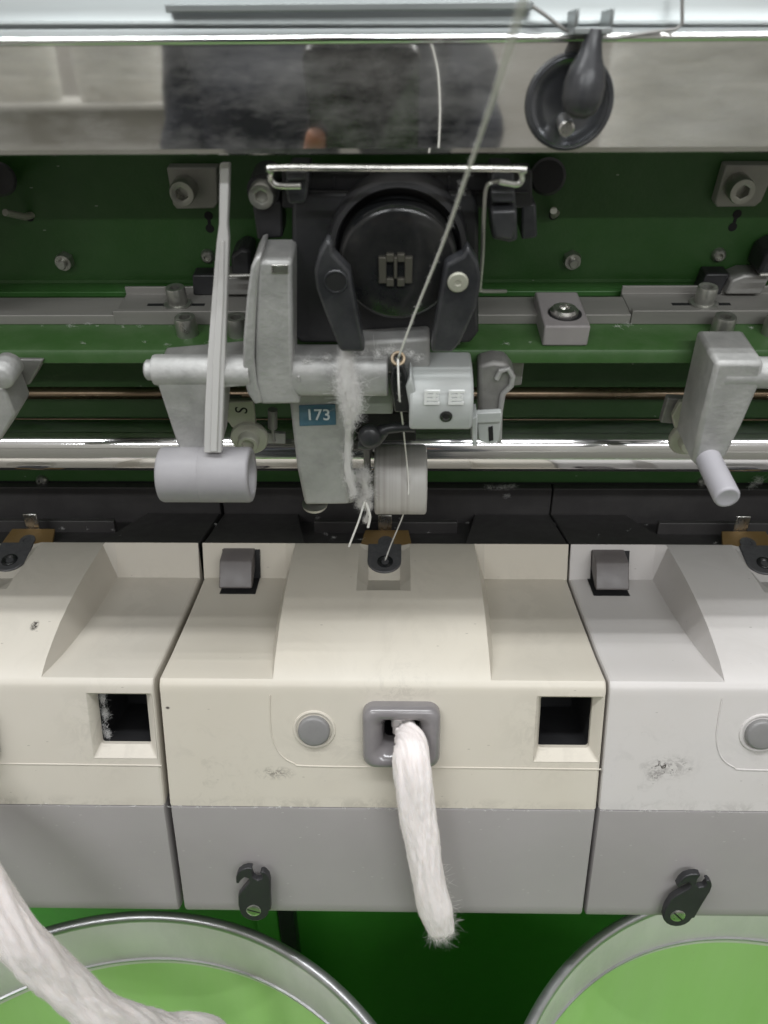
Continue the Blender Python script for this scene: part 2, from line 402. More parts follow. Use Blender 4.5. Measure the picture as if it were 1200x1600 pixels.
# green machine frame: back plate and shelf of the upper part, deep rear wall, lower panel
fr = Thing('machine_frame', 'dark green painted steel frame with a back plate and a bolted shelf', 'machine frame', (0, 0, 0), 'U')
XL, XR = -560, 560
plate = fr.part('back_plate', box(XL, XR, 0, 3, 0, 118), 'green', 0.4)
shelf = fr.part('shelf', prismX([(0, -0.3), (-46.5, -0.3), (-49.5, -1.2), (-50.5, -3), (-50.5, -7), (-48.5, -7), (-48.5, -3.6), (0, -3.3)], XL, XR), 'greenshelf', 0.3)
fr.part('plate_foot_strip', box(XL, XR, -2.2, -0.02, 0.02, 2.6), 'green', 0.4)
# the deep wall behind the shaft, in frame coordinates
def u(Y, Z, X=0): return w2u((X, Y, Z))
def worldbox(x0, x1, y0, y1, z0, z1):
    v, f = box(x0, x1, y0, y1, z0, z1); return [w2u(p) for p in v], f
rear = fr.part('rear_wall', worldbox(XL, XR, 474, 478, -249.5, -60), 'green', 0.3)
fr.part('roof_of_recess', worldbox(XL, XR, 362, 474.5, -86.4, -82), 'green', 0.3)
fr.part('dark_gap_backing', worldbox(XL, XR, 474.2, 478, -432, -249.6), 'void')  # added dark sheet; stops world light leaking through the gaps between rear panels
low = fr.part('lower_panel', worldbox(XL, XR, 440, 445, -1380, -428), 'greenlow', 0.3)
p = onY(462, 1460, 452)
fr.part('lower_upright', worldbox(p.x-8, p.x+6, 425, 439.8, -1380, -428.2), 'black', 0.5)
fr.part('lower_upright', worldbox(p.x-30, p.x-10, 430, 439.7, -1380, -428.4), 'greenlow', 0.5)
for x in (-555, 555):
    fr.part('end_post', worldbox(x-5, x+5, 300, 478, -1380, -82), 'greenlow', 0.5)
for k in (-1, 0, 1):
    q = onY(68, 757, 474); X = q.x+230.3*(k+1)
    fr.part('screw', ([w2u(p) for p in pan_screw((X, 474, -251+2.2), (0, -1, 0), 4.3, 3)[0]], pan_screw((X, 474, 0), (0, -1, 0), 4.3, 3)[1]), 'zinc', parent=rear)
# fittings of the back plate, one set per spinning position
for k in (-1, 0):
    dx = 230.5*(k+1)
    q = up(103, 405, 0); fr.part('nut', hex_nut((q.x+dx, 0, q.z), (0, -1, 0), 4.0, 4.5, 2.8), 'zinc', parent=plate)
    q = up(325, 399, 0); fr.part('screw', pan_screw((q.x+dx, 0, q.z), (0, -1, 0), 3.1, 3), 'zinc', parent=plate)
    q1, q2 = up(326, 337, 0), up(328, 357, 0)
    fr.part('keyhole', merge(lathe((q1.x+dx, -0.25, q1.z), (0, 1, 0), [(1.9, 0), (1.9, 0.2)], 16), lathe((q2.x+dx, -0.25, q2.z), (0, 1, 0), [(1.9, 0), (1.9, 0.2)], 16), box((q1.x+q2.x)/2+dx-0.7, (q1.x+q2.x)/2+dx+0.7, -0.26, -0.06, q2.z, q1.z)), 'void', parent=plate)
    q = up(46, 339, 0); fr.part('wire_hole', lathe((q.x+dx, -0.25, q.z), (0, 1, 0), [(2.0, 0), (2.0, 0.2)], 16), 'void', parent=plate)
    a = up(48, 339, 2); b = up(8, 332, 14)
    fr.part('wire_end', tube([(a.x+dx, 1, a.z), (a.x+dx-2, -3, a.z+0.4), (b.x+dx, b.y, b.z)], 1.5), 'khaki', parent=plate)
    # mounting lug with a big cap screw
    pts = [(260, 262), (338, 262), (340, 318), (334, 326), (276, 327), (270, 320)]
    g = outline(pts, 6, 6); g = ([v+Vector((dx, 0, 0)) for v in g[0]], g[1])
    lug = fr.part('mounting_lug', g, 'lug', 0.6, parent=plate)
    q = up(290, 293, 6); fr.part('cap_screw', cap_screw((q.x+dx, -6, q.z), (0, -1, 0), 5.3, 8), 'zinc', parent=plate)
# shelf screws
for k in (-1, 0):
    dx = 230.5*(k+1)
    for px in (290, 370):
        q = sh(px, 529); fr.part('cap_screw', cap_screw((q.x+dx, q.y+4.6, -0.3), (0, 0, 1), 4.7, 8.2), 'zinc', parent=shelf)

# slide rails on the shelf
def rail(name, label, x0, x1, y0, y1, h, channel=False, group=None):
    r = Thing(name, label, 'rail', ((x0+x1)/2, (y0+y1)/2, 0), 'U', group)
    if not channel:
        r.part('bar', box(x0, x1, y0, y1, -0.3, h), 'rail', 0.35)
    else:
        r.part('channel', prismX([(y0, -0.3), (y0, h), (y0+2.6, h), (y0+2.9, h-2.2), (y1-1.6, h-2.2), (y1-1.5, h+1.2), (y1, h+1.2), (y1, -0.3)], x0, x1), 'rail', 0.3)
    return r
qa, qb = sh(182, 507).x, sh(500, 507).x
rail('guide_rail', 'narrow grey slide rail at the far left of the green shelf', -300, qa, -28.5, -11, 4.2)
r1 = rail('guide_rail', 'grey channel rail with a cap screw behind the swing arm', qa-0.5, qb, -28.8, -6, 6.2, True)
qc, qd = sh(680, 507).x, sh(842, 507).x
rail('guide_rail', 'short grey slide rail between black unit and clamp block', qb+2, qd+14, -28.5, -11, 4.2)
qe = sh(985, 507).x
rail('guide_rail', 'short grey slide rail right of the clamp block', qd+14.4, qe-0.2, -28.5, -11, 4.2)
r2 = rail('guide_rail', 'grey channel rail with a cap screw at the right edge', qe, 300, -28.8, -6, 6.2, True)
for rr, px, py in ((r1, 280, 473), (r2, 1097, 472)):
    q = sh(px, py, 4)
    rr.part('washer', lathe((q.x, q.y-2, 4), (0, 0, 1), [(6.2, 0), (6.2, 0.9), (5.9, 1.1)], 28), 'zinc')
    rr.part('cap_screw', cap_screw((q.x, q.y-2, 5), (0, 0, 1), 4.4, 7.4), 'zinc')
    rr.part('slot', box(q.x-14, q.x+12, q.y-3.2, q.y-0.8, 3.95, 4.06), 'void')
# clamp block
q0, q1 = sh(848, 543), sh(919, 543)
cb = Thing('clamp_block', 'warm grey plastic clamp block screwed onto the shelf rail', 'clamp block', ((q0.x+q1.x)/2, -39, 0), 'U')
hz = 9.0
cb.part('block', box(q0.x, q1.x, -47.8, -16, -0.3, hz), 'block', 0.8)
cx = (q0.x+q1.x)/2+0.5
cb.part('countersink', lathe((cx, -36.5, hz+0.02), (0, 0, 1), [(7.2, 0), (7.2, 0.06)], 28), 'void')
cb.part('screw', lathe((cx-0.3, -36.2, hz), (0, 0, 1), [(6.0, 0), (6.0, 1.4), (5.0, 2.4), (3.0, 2.7), (2.6, 2.7), (2.4, 1.4)], 28, hexes=(4, 5)), 'steel')

# ================================================================== SPINNING BOXES
PITCH = 230.4
X0 = 1.9
HW = 114.0
def facepos(px, py):                      # point on the cover's front face
    a, n = Vector((0, 293.5, -272)), Vector((0, -70.0, 17.5))
    d = ray(px, py); t = (a-CAM).dot(n)/d.dot(n); return CAM+d*t
def panelpos(px, py):
    a, n = Vector((0, 276, -342)), Vector((0, -77.0, 10.5))
    d = ray(px, py); t = (a-CAM).dot(n)/d.dot(n); return CAM+d*t
FN = Vector((0, -70.0, 17.5)).normalized()       # outward normal of the front face
FU = Vector((0, 17.5, 70.0)).normalized()        # up the front face
def face_y(z): return 276+(z+342)*17.5/70.0
# measured on the middle box
W0, W1 = facepos(840, 1088), facepos(934, 1190)           # window recess
H0, H1 = facepos(848, 1094), facepos(923, 1176)           # window opening
BZ = facepos(627, 1143)                                   # inlet bezel centre
BT = facepos(491, 1140)                                   # button centre
def box_material(name, front, smudges):
    m = mat(name, front, 0.40, var=0.085, bump=0.02, bscale=1500, scale=7, dust=0.30, dustcol=(front[0]*0.86, front[1]*0.81, front[2]*0.72), rvar=0.10, spec=0.4, specks=0.012, speckcol=(0.16, 0.14, 0.12), speckmix=0.5)
    grime = [(0.0, 0.0835, 0.14, 0.006, 70, 0.46, 0.20), (-0.02, 0.120, 0.05, 0.03, 45, 0.48, 0.09), (0.085, 0.126, 0.03, 0.035, 80, 0.47, 0.12), (-0.09, 0.10, 0.03, 0.04, 100, 0.52, 0.12), (0.01, 0.150, 0.026, 0.012, 160, 0.48, 0.14), (0.0, 0.165, 0.12, 0.02, 25, 0.50, 0.05)]
    smudge(m, grime+list(smudges or []))
    return m

def dome_prof():
    return [(404, -256), (400, -255.4), (377, -255.3), (365, -255.4), (354, -256), (341, -257.2), (328, -259.2), (316, -262.2), (306, -265.3), (300, -268.0)]
def floor_prof():
    return [(404, -256), (396.5, -277.2), (381, -276.6), (366, -275.8), (354, -275.0), (341, -274.0), (328, -273.0), (316, -271.9), (306, -270.6), (300, -269.9)]
def pocket_prof():
    p = dome_prof(); p[0] = (404, -257.5); p[1] = (399, -259.2); p[2] = (377, -264.8); p[3] = (365, -260.4); p[4] = (355, -256.3); return p
FRONT_ARC = [(296.4, -269.9), (295.0, -270.8), (294.0, -271.9), (293.4, -273.0), (293.0, -274.3), (292.65, -275.4)]
def make_box(k, label, m, dxx=0.0, hook_rot=0.0, hook=True, inlet_px=True):
    cx = X0+PITCH*k+dxx
    t = Thing('spinning_box', label, 'spinning box', (cx, 330, -424), 'W', 'spinning boxes side by side')
    wx0, wx1 = W0.x-X0, W1.x-X0
    bx0, bx1 = BZ.x-X0-9.6, BZ.x-X0+9.6
    zt = [-275.4, BZ.z+8.2, W0.z, BZ.z-8.2, W1.z, -341.6]
    zt = sorted(set(round(z, 3) for z in zt), reverse=True)
    cols = [-HW, -HW+0.5, -HW+1.6, -90, -62, -55.6, -40, -15.5, -9.5, bx0, 9.5, 15.5, bx1, 40, 55.6, 62, wx0, wx1, HW-1.6, HW-0.5, HW]
    cols = sorted(set(round(c, 3) for c in cols))
    dp, fp, pp = dome_prof(), floor_prof(), pocket_prof()
    V, F, idx = [], [], {}
    rows = None
    for ci, x in enumerate(cols):
        ax = abs(x)
        prof = fp if ax >= 61.9 else (pp if ax <= 9.6 and False else dp)
        if -9.6 <= x <= 9.6: prof = pp
        prof = list(prof)+FRONT_ARC+[(face_y(z), z) for z in zt[1:]]
        e = HW-ax
        d = 1.6 if e < 0.01 else (0.5 if e < 0.6 else 0.0)
        rows = len(prof)
        for ri, (y, z) in enumerate(prof):
            if ri > 0:
                # roll the side edges off: down on top, back on the front
                if ri < len(fp): z -= d
                elif ri < len(fp)+6: z -= d*0.6; y += d*0.6
                else: y += d
            xx = x
            if abs(ax-62) < 0.01:              # the scoop's side wall runs out to a point at the front edge
                dd = (dp[ri][1]-fp[ri][1]) if ri < len(fp) else 0.0
                xx = math.copysign(55.6+0.15+6.2*max(0, dd)/21.0, x) if ri > 0 else x
            idx[ci, ri] = len(V); V.append(Vector((xx+cx, y, z)))
    nf = len(fp)+5
    for ci in range(len(cols)-1):
        for ri in range(rows-1):
            if ri >= nf:
                za, zb = zt[ri-nf], zt[ri-nf+1]; zm = (za+zb)/2; xm = (cols[ci]+cols[ci+1])/2
                if wx0 < xm < wx1 and W1.z < zm < W0.z: continue
                if bx0 < xm < bx1 and BZ.z-8.2 < zm < BZ.z+8.2: continue
            F.append((idx[ci, ri], idx[ci, ri+1], idx[ci+1, ri+1], idx[ci+1, ri]))
    # side walls and underside lip
    for ci in (0, len(cols)-1):
        o = len(V); ring = [idx[ci, r] for r in range(rows)]
        V.append(Vector((cols[ci]+cx, 404, -341.6)))
        F.append(tuple(ring+[o]))
    cover = t.part('moulded_cover', (V, F), m, 0.0, smooth=24)
    md = cover.modifiers.new('edge', 'BEVEL'); md.width = 0.55*S; md.segments = 2; md.limit_method = 'ANGLE'; md.angle_limit = R(24)
    # window: sloping recess and dark opening
    def fpt(x, z, depth): return Vector((x+cx, face_y(z), z))-FN*depth
    def rect(x0, x1, z0, z1, depth, r=1.6):
        return [fpt((x0+x1)/2+a, (z0+z1)/2+b, depth) for a, b in rrect((x1-x0)/2, abs(z1-z0)/2, r)]
    hx0, hx1 = H0.x-X0, H1.x-X0
    ring0 = rect(wx0-0.25, wx1+0.25, W0.z+0.25, W1.z-0.25, -0.25, 0.4); ring1 = rect(wx0+0.6, wx1-0.6, W0.z-0.6, W1.z+0.6, 0.5, 1.4)
    ring2 = rect(hx0, hx1, H0.z, H1.z, 4.5, 1.6); ring3 = rect(hx0, hx1, H0.z, H1.z, 7.0, 1.6)
    t.part('window_recess', loft([ring0, ring1, ring2, ring3]), m, smooth=30, parent=cover)
    t.part('window_cavity', loft([ring3, rect(hx0, hx1, H0.z, H1.z, 46, 1.6)], close_last=True), 'void', parent=cover)
    # raised seam line round the button and along the face
    def fl(px, py): q = facepos(px, py); return Vector((q.x+PITCH*k+dxx, q.y, q.z))+FN*0.05
    path = spline([fl(422, 1086), fl(422, 1120), fl(425, 1150), fl(437, 1177), fl(458, 1192), fl(490, 1197), fl(700, 1199)], 6)+[fl(939, 1202)]
    t.part('seam_ridge', tube(path, 0.42, 6), m, parent=cover)
    # push button in a ringed hole
    bc = Vector((BT.x+PITCH*k+dxx, face_y(BT.z), BT.z))
    t.part('button_ring', lathe(bc, FN, [(11.3, -0.1), (10.9, 0.55), (10.2, 0.75), (9.3, 0.3), (8.8, -2.0), (8.7, -4)], 40, cap=False), m, parent=cover)
    t.part('push_button', lathe(bc, FN, [(8.3, -3), (8.3, 2.1), (7.9, 2.8), (6.9, 3.1), (3, 3.15)], 40), 'greyplastic', smooth=50)
    # sliver inlet
    ic = Vector((BZ.x+PITCH*k+dxx, face_y(BZ.z), BZ.z)); ux = Vector((1, 0, 0))
    rings = []
    for hw, hh, r, d in ((19.9, 17.6, 6.5, -0.2), (19.9, 17.6, 6.5, 4.2), (19.5, 17.2, 6.4, 6.0), (18.4, 16.1, 6.0, 7.6), (16.8, 14.5, 5.6, 8.3), (14.8, 12.6, 5.0, 8.0), (12.6, 10.6, 4.6, 6.4), (10.6, 8.9, 4.0, 3.6), (9.4, 8.0, 3.4, -0.2), (8.8, 7.4, 3.0, -8)):
        rings.append([ic+ux*a+FU*b+FN*d for a, b in rrect(hw, hh, r, 8)])
    t.part('sliver_inlet', loft(rings), 'bezel', smooth=60)
    t.part('inlet_cavity', loft([rings[-1], [ic+ux*a+FU*b-FN*34 for a, b in rrect(7, 6, 2, 8)]], close_last=True), 'void')
    # latch lever in the left scoop
    lx0 = onY(346, 880, 392).x-X0+cx; lx1 = onY(395, 880, 392).x-X0+cx
    sg = -1 if k < 1 else 1
    t.part('latch_hole', prism([(lx0-1.0, 401.6, -259.6), (lx1+3.2, 401.6, -259.6), (lx1+3.2, 395.2, -276.3), (lx0-1.0, 395.2, -276.3)], (0, 0.25, 0.4)), 'void')
    t.part('latch_pit', prism([(lx0+(0.2 if k < 1 else -2.5), 396.6, -276.9), (lx1+(2.6 if k < 1 else -0.2), 396.6, -276.9), (lx1+(2.6 if k < 1 else -0.2), 378.0, -276.2), (lx0+(0.2 if k < 1 else -2.5), 378.0, -276.2)], (0, 0, 0.25)), 'void')
    t.part('latch_lever', prismX([(403, -258.9), (391.2, -260.2), (390.0, -261.0), (381.6, -274.0), (382.0, -275.0), (386, -275.0), (400, -269)], lx0-0.6, lx1), 'latch', 0.7)
    # take-off nozzle plate in its pocket
    def pk(x, s, h=0.0):                  # on the pocket's sloping bed: s mm from the rear
        a = Vector((0, -22, -5.6)).normalized(); n = Vector((0, -5.6, 22)).normalized()
        b = Vector((cx+x, 399, -259.2)); return b+a*s+n*h
    pts = [(-10.3, -6)]+[(-10.3*math.cos(R(a)), 8+9.5*math.sin(R(a))) for a in range(0, 181, 15)]+[(10.3, -6)]
    n = (Vector((0, -5.6, 22)).normalized())
    npz = t.part('nozzle_plate', prism([pk(a, b, 1.4) for a, b in pts], -n*1.6), 'nozzle', 0.4)
    t.part('nozzle_eye', lathe(pk(0.4, 9, 1.3), n, [(4.9, 0), (4.7, 0.6), (3.4, 0.9), (2.4, 0.3), (1.5, -0.6)], 28), 'gloss', parent=npz)
    t.part('nozzle_throat', lathe(pk(0.4, 9, 1.2), n, [(1.6, 0), (1.6, 0.12)], 16), 'void', parent=npz)
    # lower grey panel
    PW = HW-0.3
    pr = [(404, -342.1), (277.2, -342.1), (276.2, -342.9), (275.6, -345), (271, -378), (266.4, -411), (265.8, -415.5), (266.6, -418.6), (269.6, -420.8), (276, -422), (404, -424)]
    cols2 = [-PW, -PW+0.4, -PW+1.4, -57, 0, 57, PW-1.4, PW-0.4, PW]
    V, F = [], []
    for x in cols2:
        e = PW-abs(x); d = 1.4 if e < 0.01 else (0.4 if e < 0.5 else 0)
        for (y, z) in pr: V.append(Vector((x+cx, y+(d if y < 300 else 0), z)))
    L = len(pr)
    for c in range(len(cols2)-1):
        for r in range(L-1): F.append((c*L+r, c*L+r+1, (c+1)*L+r+1, (c+1)*L+r))
    F.append(tuple(range(L))); F.append(tuple((len(cols2)-1)*L+r for r in range(L)))
    pan = t.part('lower_panel', (V, F), 'panel', smooth=30)
    # little hook on the panel
    if hook:
        def hk(a, b):                     # crop pixels -> mm from the screw
            return ((a-953)/2.4*0.36, -(b-925)/2.4*0.415)
        out = [(897, 905), (900, 862), (922, 832), (945, 805), (946, 788), (930, 782), (915, 796), (906, 810), (897, 806), (899, 782), (908, 762), (925, 749), (945, 743), (961, 744), (957, 764), (962, 784), (977, 795), (993, 788), (998, 772), (988, 762), (998, 757), (1010, 764), (1020, 780), (1023, 802), (1019, 860), (1017, 922)]
        out = [hk(a, b) for a, b in out]+[(8.2*math.cos(R(a))+0.25, 8.2*math.sin(R(a))) for a in range(0, -181, -20)]
        q = panelpos(400, 1405); hc = Vector((q.x+PITCH*k+dxx, q.y, q.z))
        if k == 1:
            q = panelpos(1052, 1413); hc = Vector((q.x, q.y, q.z))
        pn = Vector((0, -77.0, 10.5)).normalized(); pu = Vector((0, 10.5, 77.0)).normalized()
        co, si = math.cos(hook_rot), math.sin(hook_rot)
        P = [hc+Vector((1, 0, 0))*(a*co-b*si)+pu*(a*si+b*co)+pn*7.5 for a, b in out]
        hko = t.part('hook', prism(P, -pn*4.0), 'black', 0.5)
        t.part('hook_boss', cyl(hc-pn*0.3, hc+pn*4, 5.5), 'black', parent=hko)
        a = R(-18)+hook_rot*2.2
        du = Vector((1, 0, 0))*math.cos(a)+pu*math.sin(a); dv = pn.cross(du)
        t.part('hook_screw', lathe(hc+pn*7.2, pn, [(4.1, 0), (4.1, 0.5), (3.8, 0.7), (1.5, 0.75)], 30), 'steel', parent=hko)
        t.part('screw_slot', prism([hc+pn*8.0+du*s1*3.7+dv*s2*0.42 for s1, s2 in ((-1, -1), (1, -1), (1, 1), (-1, 1))], -pn*0.2), 'void', parent=hko)
    # black rear of the box: two raised ears with an open bay between them
    zr = lambda y: -257.0-(y-404.6)*0.27
    def slab(x0, x1, y0, y1, lift, dep=6):
        return prism([(cx+x0, y0, zr(y0)+lift), (cx+x1, y0, zr(y0)+lift), (cx+x1, y1, zr(y1)+lift), (cx+x0, y1, zr(y1)+lift)], (0, 0, -dep))
    t.part('rear_deck', slab(-HW, HW, 404.6, 466, -4, 4), 'rearblack', 0.5)
    t.part('rear_ear', prism([(cx-HW, 405, zr(405)), (cx-50, 405, zr(405)), (cx-62, 466, zr(466)+3), (cx-HW, 466, zr(466)+3)], (0, 0, -8)), 'rearblack', 0.8)
    t.part('rear_ear', prism([(cx+50, 405, zr(405)), (cx+HW, 405, zr(405)), (cx+HW, 466, zr(466)+3), (cx+62, 466, zr(466)+3)], (0, 0, -8)), 'rearblack', 0.8)
    t.part('rear_panel', box(cx-HW-0.2, cx+HW+0.2, 466.2, 473.6, -300, -250.2), 'rearblack', 0.8)
    t.part('bay_lip', box(cx-48, cx+48, 440, 444, -274, -262), 'rearblack', 0.5)
    # brass yoke and steel tab
    a0 = onY(567, 834, 418); a1 = onY(645, 834, 418)
    zq = onY(600, 838, 416).z-2.2
    br = t.part('brass_yoke', prism([(cx-17, 408, zq-4.2), (cx-13, 425, zq+1.5), (cx+15, 425, zq+1.5), (cx+18, 408, zq-4.2)], (0, 0.6, -1.6)), 'brass', 0.3)
    t.part('yoke_eye', lathe((cx+0.5, 415, zq-1.6), (0, -0.3, 1), [(5.0, 0), (5.0, 0.4), (2.5, 0.5), (2.4, 0.1)], 24), 'nozzle', parent=br)
    tb = onY(66, 826, 428); tt = onY(66, 802, 428)
    t.part('steel_tab', box(cx-4.6, cx+4.2, 426.6, 427.8, tb.z-6, tt.z), 'steel', 0.4)
    return t
YELLOW = (0.575, 0.535, 0.462)
ly = lambda px, py: None
def sp(px, py, k, dxx=0.0):               # smudge centre in the box's own metres
    q = facepos(px, py); return ((q.x-(X0+PITCH*k+dxx))*S, (q.z+424)*S)
a = sp(430, 1208, 0); b_ = sp(262, 1106, 0)
m_mid = box_material('yellowed_cover_plastic', YELLOW, [(a[0], a[1], 0.012, 0.0046, 300, 0.48, 0.6), (b_[0], b_[1], 0.0013, 0.0009, 900, 0.35, 1.6)])
lq = onZ(55, 978, -260)
m_left = box_material('yellowed_cover_plastic_older', (0.565, 0.528, 0.465), [((lq.x-(X0-PITCH))*S, (lq.z+424)*S, 0.0026, 0.02, 700, 0.42, 1.6, (lq.y-330)*S, 0.004), (-0.05, 0.10, 0.03, 0.008, 150, 0.56, 0.2)])
a = sp(1048, 1198, 1, -1.0); b_ = sp(1022, 1212, 1, -1.0)
m_right = box_material('greyer_cover_plastic', (0.575, 0.55, 0.535), [(a[0], a[1], 0.013, 0.006, 300, 0.54, 2.2), (a[0], a[1], 0.017, 0.008, 120, 0.45, 0.35), (b_[0], b_[1], 0.005, 0.004, 900, 0.44, 0.7)])
make_box(-1, 'yellowed cream box at left whose window slot has lint inside', m_left, -0.3, hook=False)
make_box(0, 'yellowed cream box in the middle with a white sliver hanging from its inlet', m_mid)
make_box(1, 'greyer white box at right with a dark scuff on its front', m_right, -1.0, hook_rot=R(-13))

# ================================================================== SHAFTS
solo('takeoff_shaft', 'thick polished steel shaft running behind the white roller', 'shaft', lathe((-552, 402, -187), (1, 0, 0), [(15.5, 0), (15.5, 1104)], 64), 'chrome', base=(0, 402, -187))
solo('spindle_rod', 'thin brown stained steel rod above the polished shaft', 'rod', lathe((-552, 420, -163), (1, 0, 0), [(3.6, 0), (3.6, 1104)], 24), 'rod', base=(0, 420, -163))

# ================================================================== BRACKETS UNDER THE SHELF
def uprism(pts, off, thick): return outline(pts, off, thick)
b1 = Thing('shaft_bracket', 'cast aluminium bracket half hidden behind the swing arm', 'bracket', up(320, 600, 60), 'U', 'cast shaft brackets')
q0, q1 = up(240, 578, 68), up(392, 578, 68)
b1.part('boss', lathe(q0, (1, 0, 0), [(4.2, 0), (6.0, 0.4), (6.3, 1.4), (6.3, (q1-q0).x)], 32), 'cast', smooth=50)
b1.part('stub_pin', lathe(q0-Vector((3.2, 0, 0)), (1, 0, 0), [(3.4, 0), (4.2, 0.8), (4.2, 5)], 24), 'cast')
b1.part('web', uprism([(240, 585), (392, 572), (392, 604), (350, 607), (342, 712), (282, 712), (265, 660)], 73, 22), 'cast', 1.2)
b2 = Thing('shaft_bracket', 'cast aluminium bracket with a pale nylon pin at right', 'bracket', up(1110, 640, 60), 'U', 'cast shaft brackets')
q0, q1 = up(1122, 582, 70), up(1300, 582, 70)
b2.part('boss', lathe(q0, (1, 0, 0), [(5.5, 0), (6.3, 1.2), (6.3, 60)], 32), 'cast', smooth=50)
b2.part('stub_pin', lathe(q0-Vector((3.0, 0, 0)), (1, 0, 0), [(3.2, 0), (4.0, 0.8), (4.0, 5)], 24), 'cast')
b2.part('web', uprism([(1119, 566), (1196, 566), (1186, 606), (1160, 665), (1136, 712), (1126, 724), (1108, 731), (1090, 731), (1082, 722), (1093, 670)], 76, 26), 'cast', 1.8)
q = up(1107, 718, 76)
b2.part('nylon_pin', lathe(q, (0, -1, 0), [(5.2, -1), (5.2, 24), (4.9, 25), (4.2, 25.4), (3.6, 25.2)], 36), 'pin', smooth=50)
# blunt neighbour at the left edge
b3 = Thing('shaft_bracket', 'cast bracket corner cut off by the left photo edge', 'bracket', up(0, 620, 60), 'U', 'cast shaft brackets')
b3.part('web', uprism([(-110, 606), (6, 606), (24, 650), (0, 690), (-110, 720)], 70, 18), 'cast', 1.2)
b3.part('ear', uprism([(-60, 560), (68, 562), (46, 602), (-60, 606)], 52, 12), 'castdark', 0.8)
q = up(2, 588, 72)
b3.part('boss', lathe(q, (0, -1, 0), [(5.2, -10), (5.2, 1), (4.2, 2)], 28), 'cast', smooth=50)

# small bearing plates beside the brackets (letter S stamped on the face)
def text_mesh(s, size, bold=0.0):
    cu = bpy.data.curves.new('lettering', 'FONT'); cu.body = s; cu.size = size; cu.align_x = 'CENTER'; cu.align_y = 'CENTER'
    cu.offset = bold; cu.extrude = 0.0
    o = bpy.data.objects.new('lettering', cu); sc.collection.objects.link(o)
    dg = bpy.context.evaluated_depsgraph_get(); me = bpy.data.meshes.new_from_object(o.evaluated_get(dg))
    v = [Vector(p.co) for p in me.vertices]; f = [tuple(p.vertices) for p in me.polygons]
    bpy.data.objects.remove(o); bpy.data.curves.remove(cu); bpy.data.meshes.remove(me)
    return v, f
for k, lab in ((0, 'stamped grey bearing plate with khaki bushing left of the numbered leg'), (1, 'stamped grey bearing plate with khaki bushing at the right edge')):
    dx = 230.5*k - (22 if k else 0)
    s = Vector((dx, 0, 0))
    def sp_(g): return [v+s for v in g[0]], g[1]
    t = Thing('bearing_plate', lab, 'bearing plate', up(380, 660, 30)+s, 'U', 'bearing plates beside the brackets')
    t.part('plate', sp_(uprism([(352, 628), (396, 626), (400, 668), (388, 676), (362, 668), (350, 650)], 40, 3)), 'khaki', 0.6)
    t.part('backing', sp_(uprism([(340, 622), (376, 624), (372, 662), (346, 660)], 36, 4)), 'castdark', 0.5)
    c = up(378, 641, 40.05); v, f = text_mesh('S', 8.2, 0.06)
    ca, sa = math.cos(R(82)), math.sin(R(82))
    t.part('stamped_letter', sp_(([Vector((c.x+p.x*ca-p.y*sa, c.y, c.z+p.x*sa+p.y*ca)) for p in v], f)), 'void')
    c = up(390, 684, 40)
    bsh = t.part('bushing', sp_(lathe(c, (0, -1, 0), [(8.6, -2), (9.0, -1), (9.0, 0.6), (8.4, 1.4), (5.2, 1.8), (5.0, 5.5), (4.4, 6.2), (3.0, 6.2), (2.8, 4)], 36)), 'khaki', smooth=45)
    t.part('peg', sp_(merge(cyl(up(426, 640, 34), up(426, 668, 34), 2.3), lathe(up(426, 668, 34), (0, 0, -1), [(0.8, 0), (0.8, 8)], 10))), 'castdark')
    t.part('tab', sp_(uprism([(414, 676), (446, 678), (446, 694), (414, 692)], 30, 2)), 'cast', 0.3)

# swing arm and its grey roller
YA = 290
arm = Thing('swing_arm', 'flat steel swing arm carrying a pale grey plastic roller', 'swing arm', onY(335, 700, YA))
pl = [(343, 255), (358, 255), (357, 300), (355, 350), (357, 372), (354, 465), (351, 560), (348, 640), (346, 708), (318, 708), (320, 640), (324, 560), (331, 465), (338, 380), (342, 350)]
arm.part('bar', prism([onY(x, y, YA) for x, y in pl], (0, 4, 0)), 'armgrey', 0.5)
arm.part('rib', prism([onY(x, y, YA-0.9) for x, y in [(344, 376), (350, 376), (349, 465), (344, 560), (339, 706), (328, 706), (333, 560), (339, 465)]], (0, 0.85, 0)), 'armgrey', 0.3)
a, b = onY(249, 748, 292), onY(392, 748, 292)
rl = 12.1
xc0, xc1 = a.x, b.x
zc = a.z
rlo = arm.part('roller', lathe((xc0, 296, zc), (1, 0, 0), [(rl-1.4, 0), (rl-0.4, 0.4), (rl, 1.4), (rl, (xc1-xc0)*0.45), (rl-0.12, (xc1-xc0)*0.455), (rl, (xc1-xc0)*0.46), (rl, xc1-xc0-1.4), (rl-0.4, xc1-xc0-0.4), (rl-1.4, xc1-xc0), (rl-3.2, xc1-xc0), (rl-3.8, xc1-xc0-0.6), (rl-4.2, xc1-xc0-8)], 72, cap=True), 'rollergrey', smooth=50)
arm.part('axle', lathe((xc0, 296, zc), (1, 0, 0), [(3.5, 2), (3.5, xc1-xc0-3)], 24), 'castdark', parent=rlo)

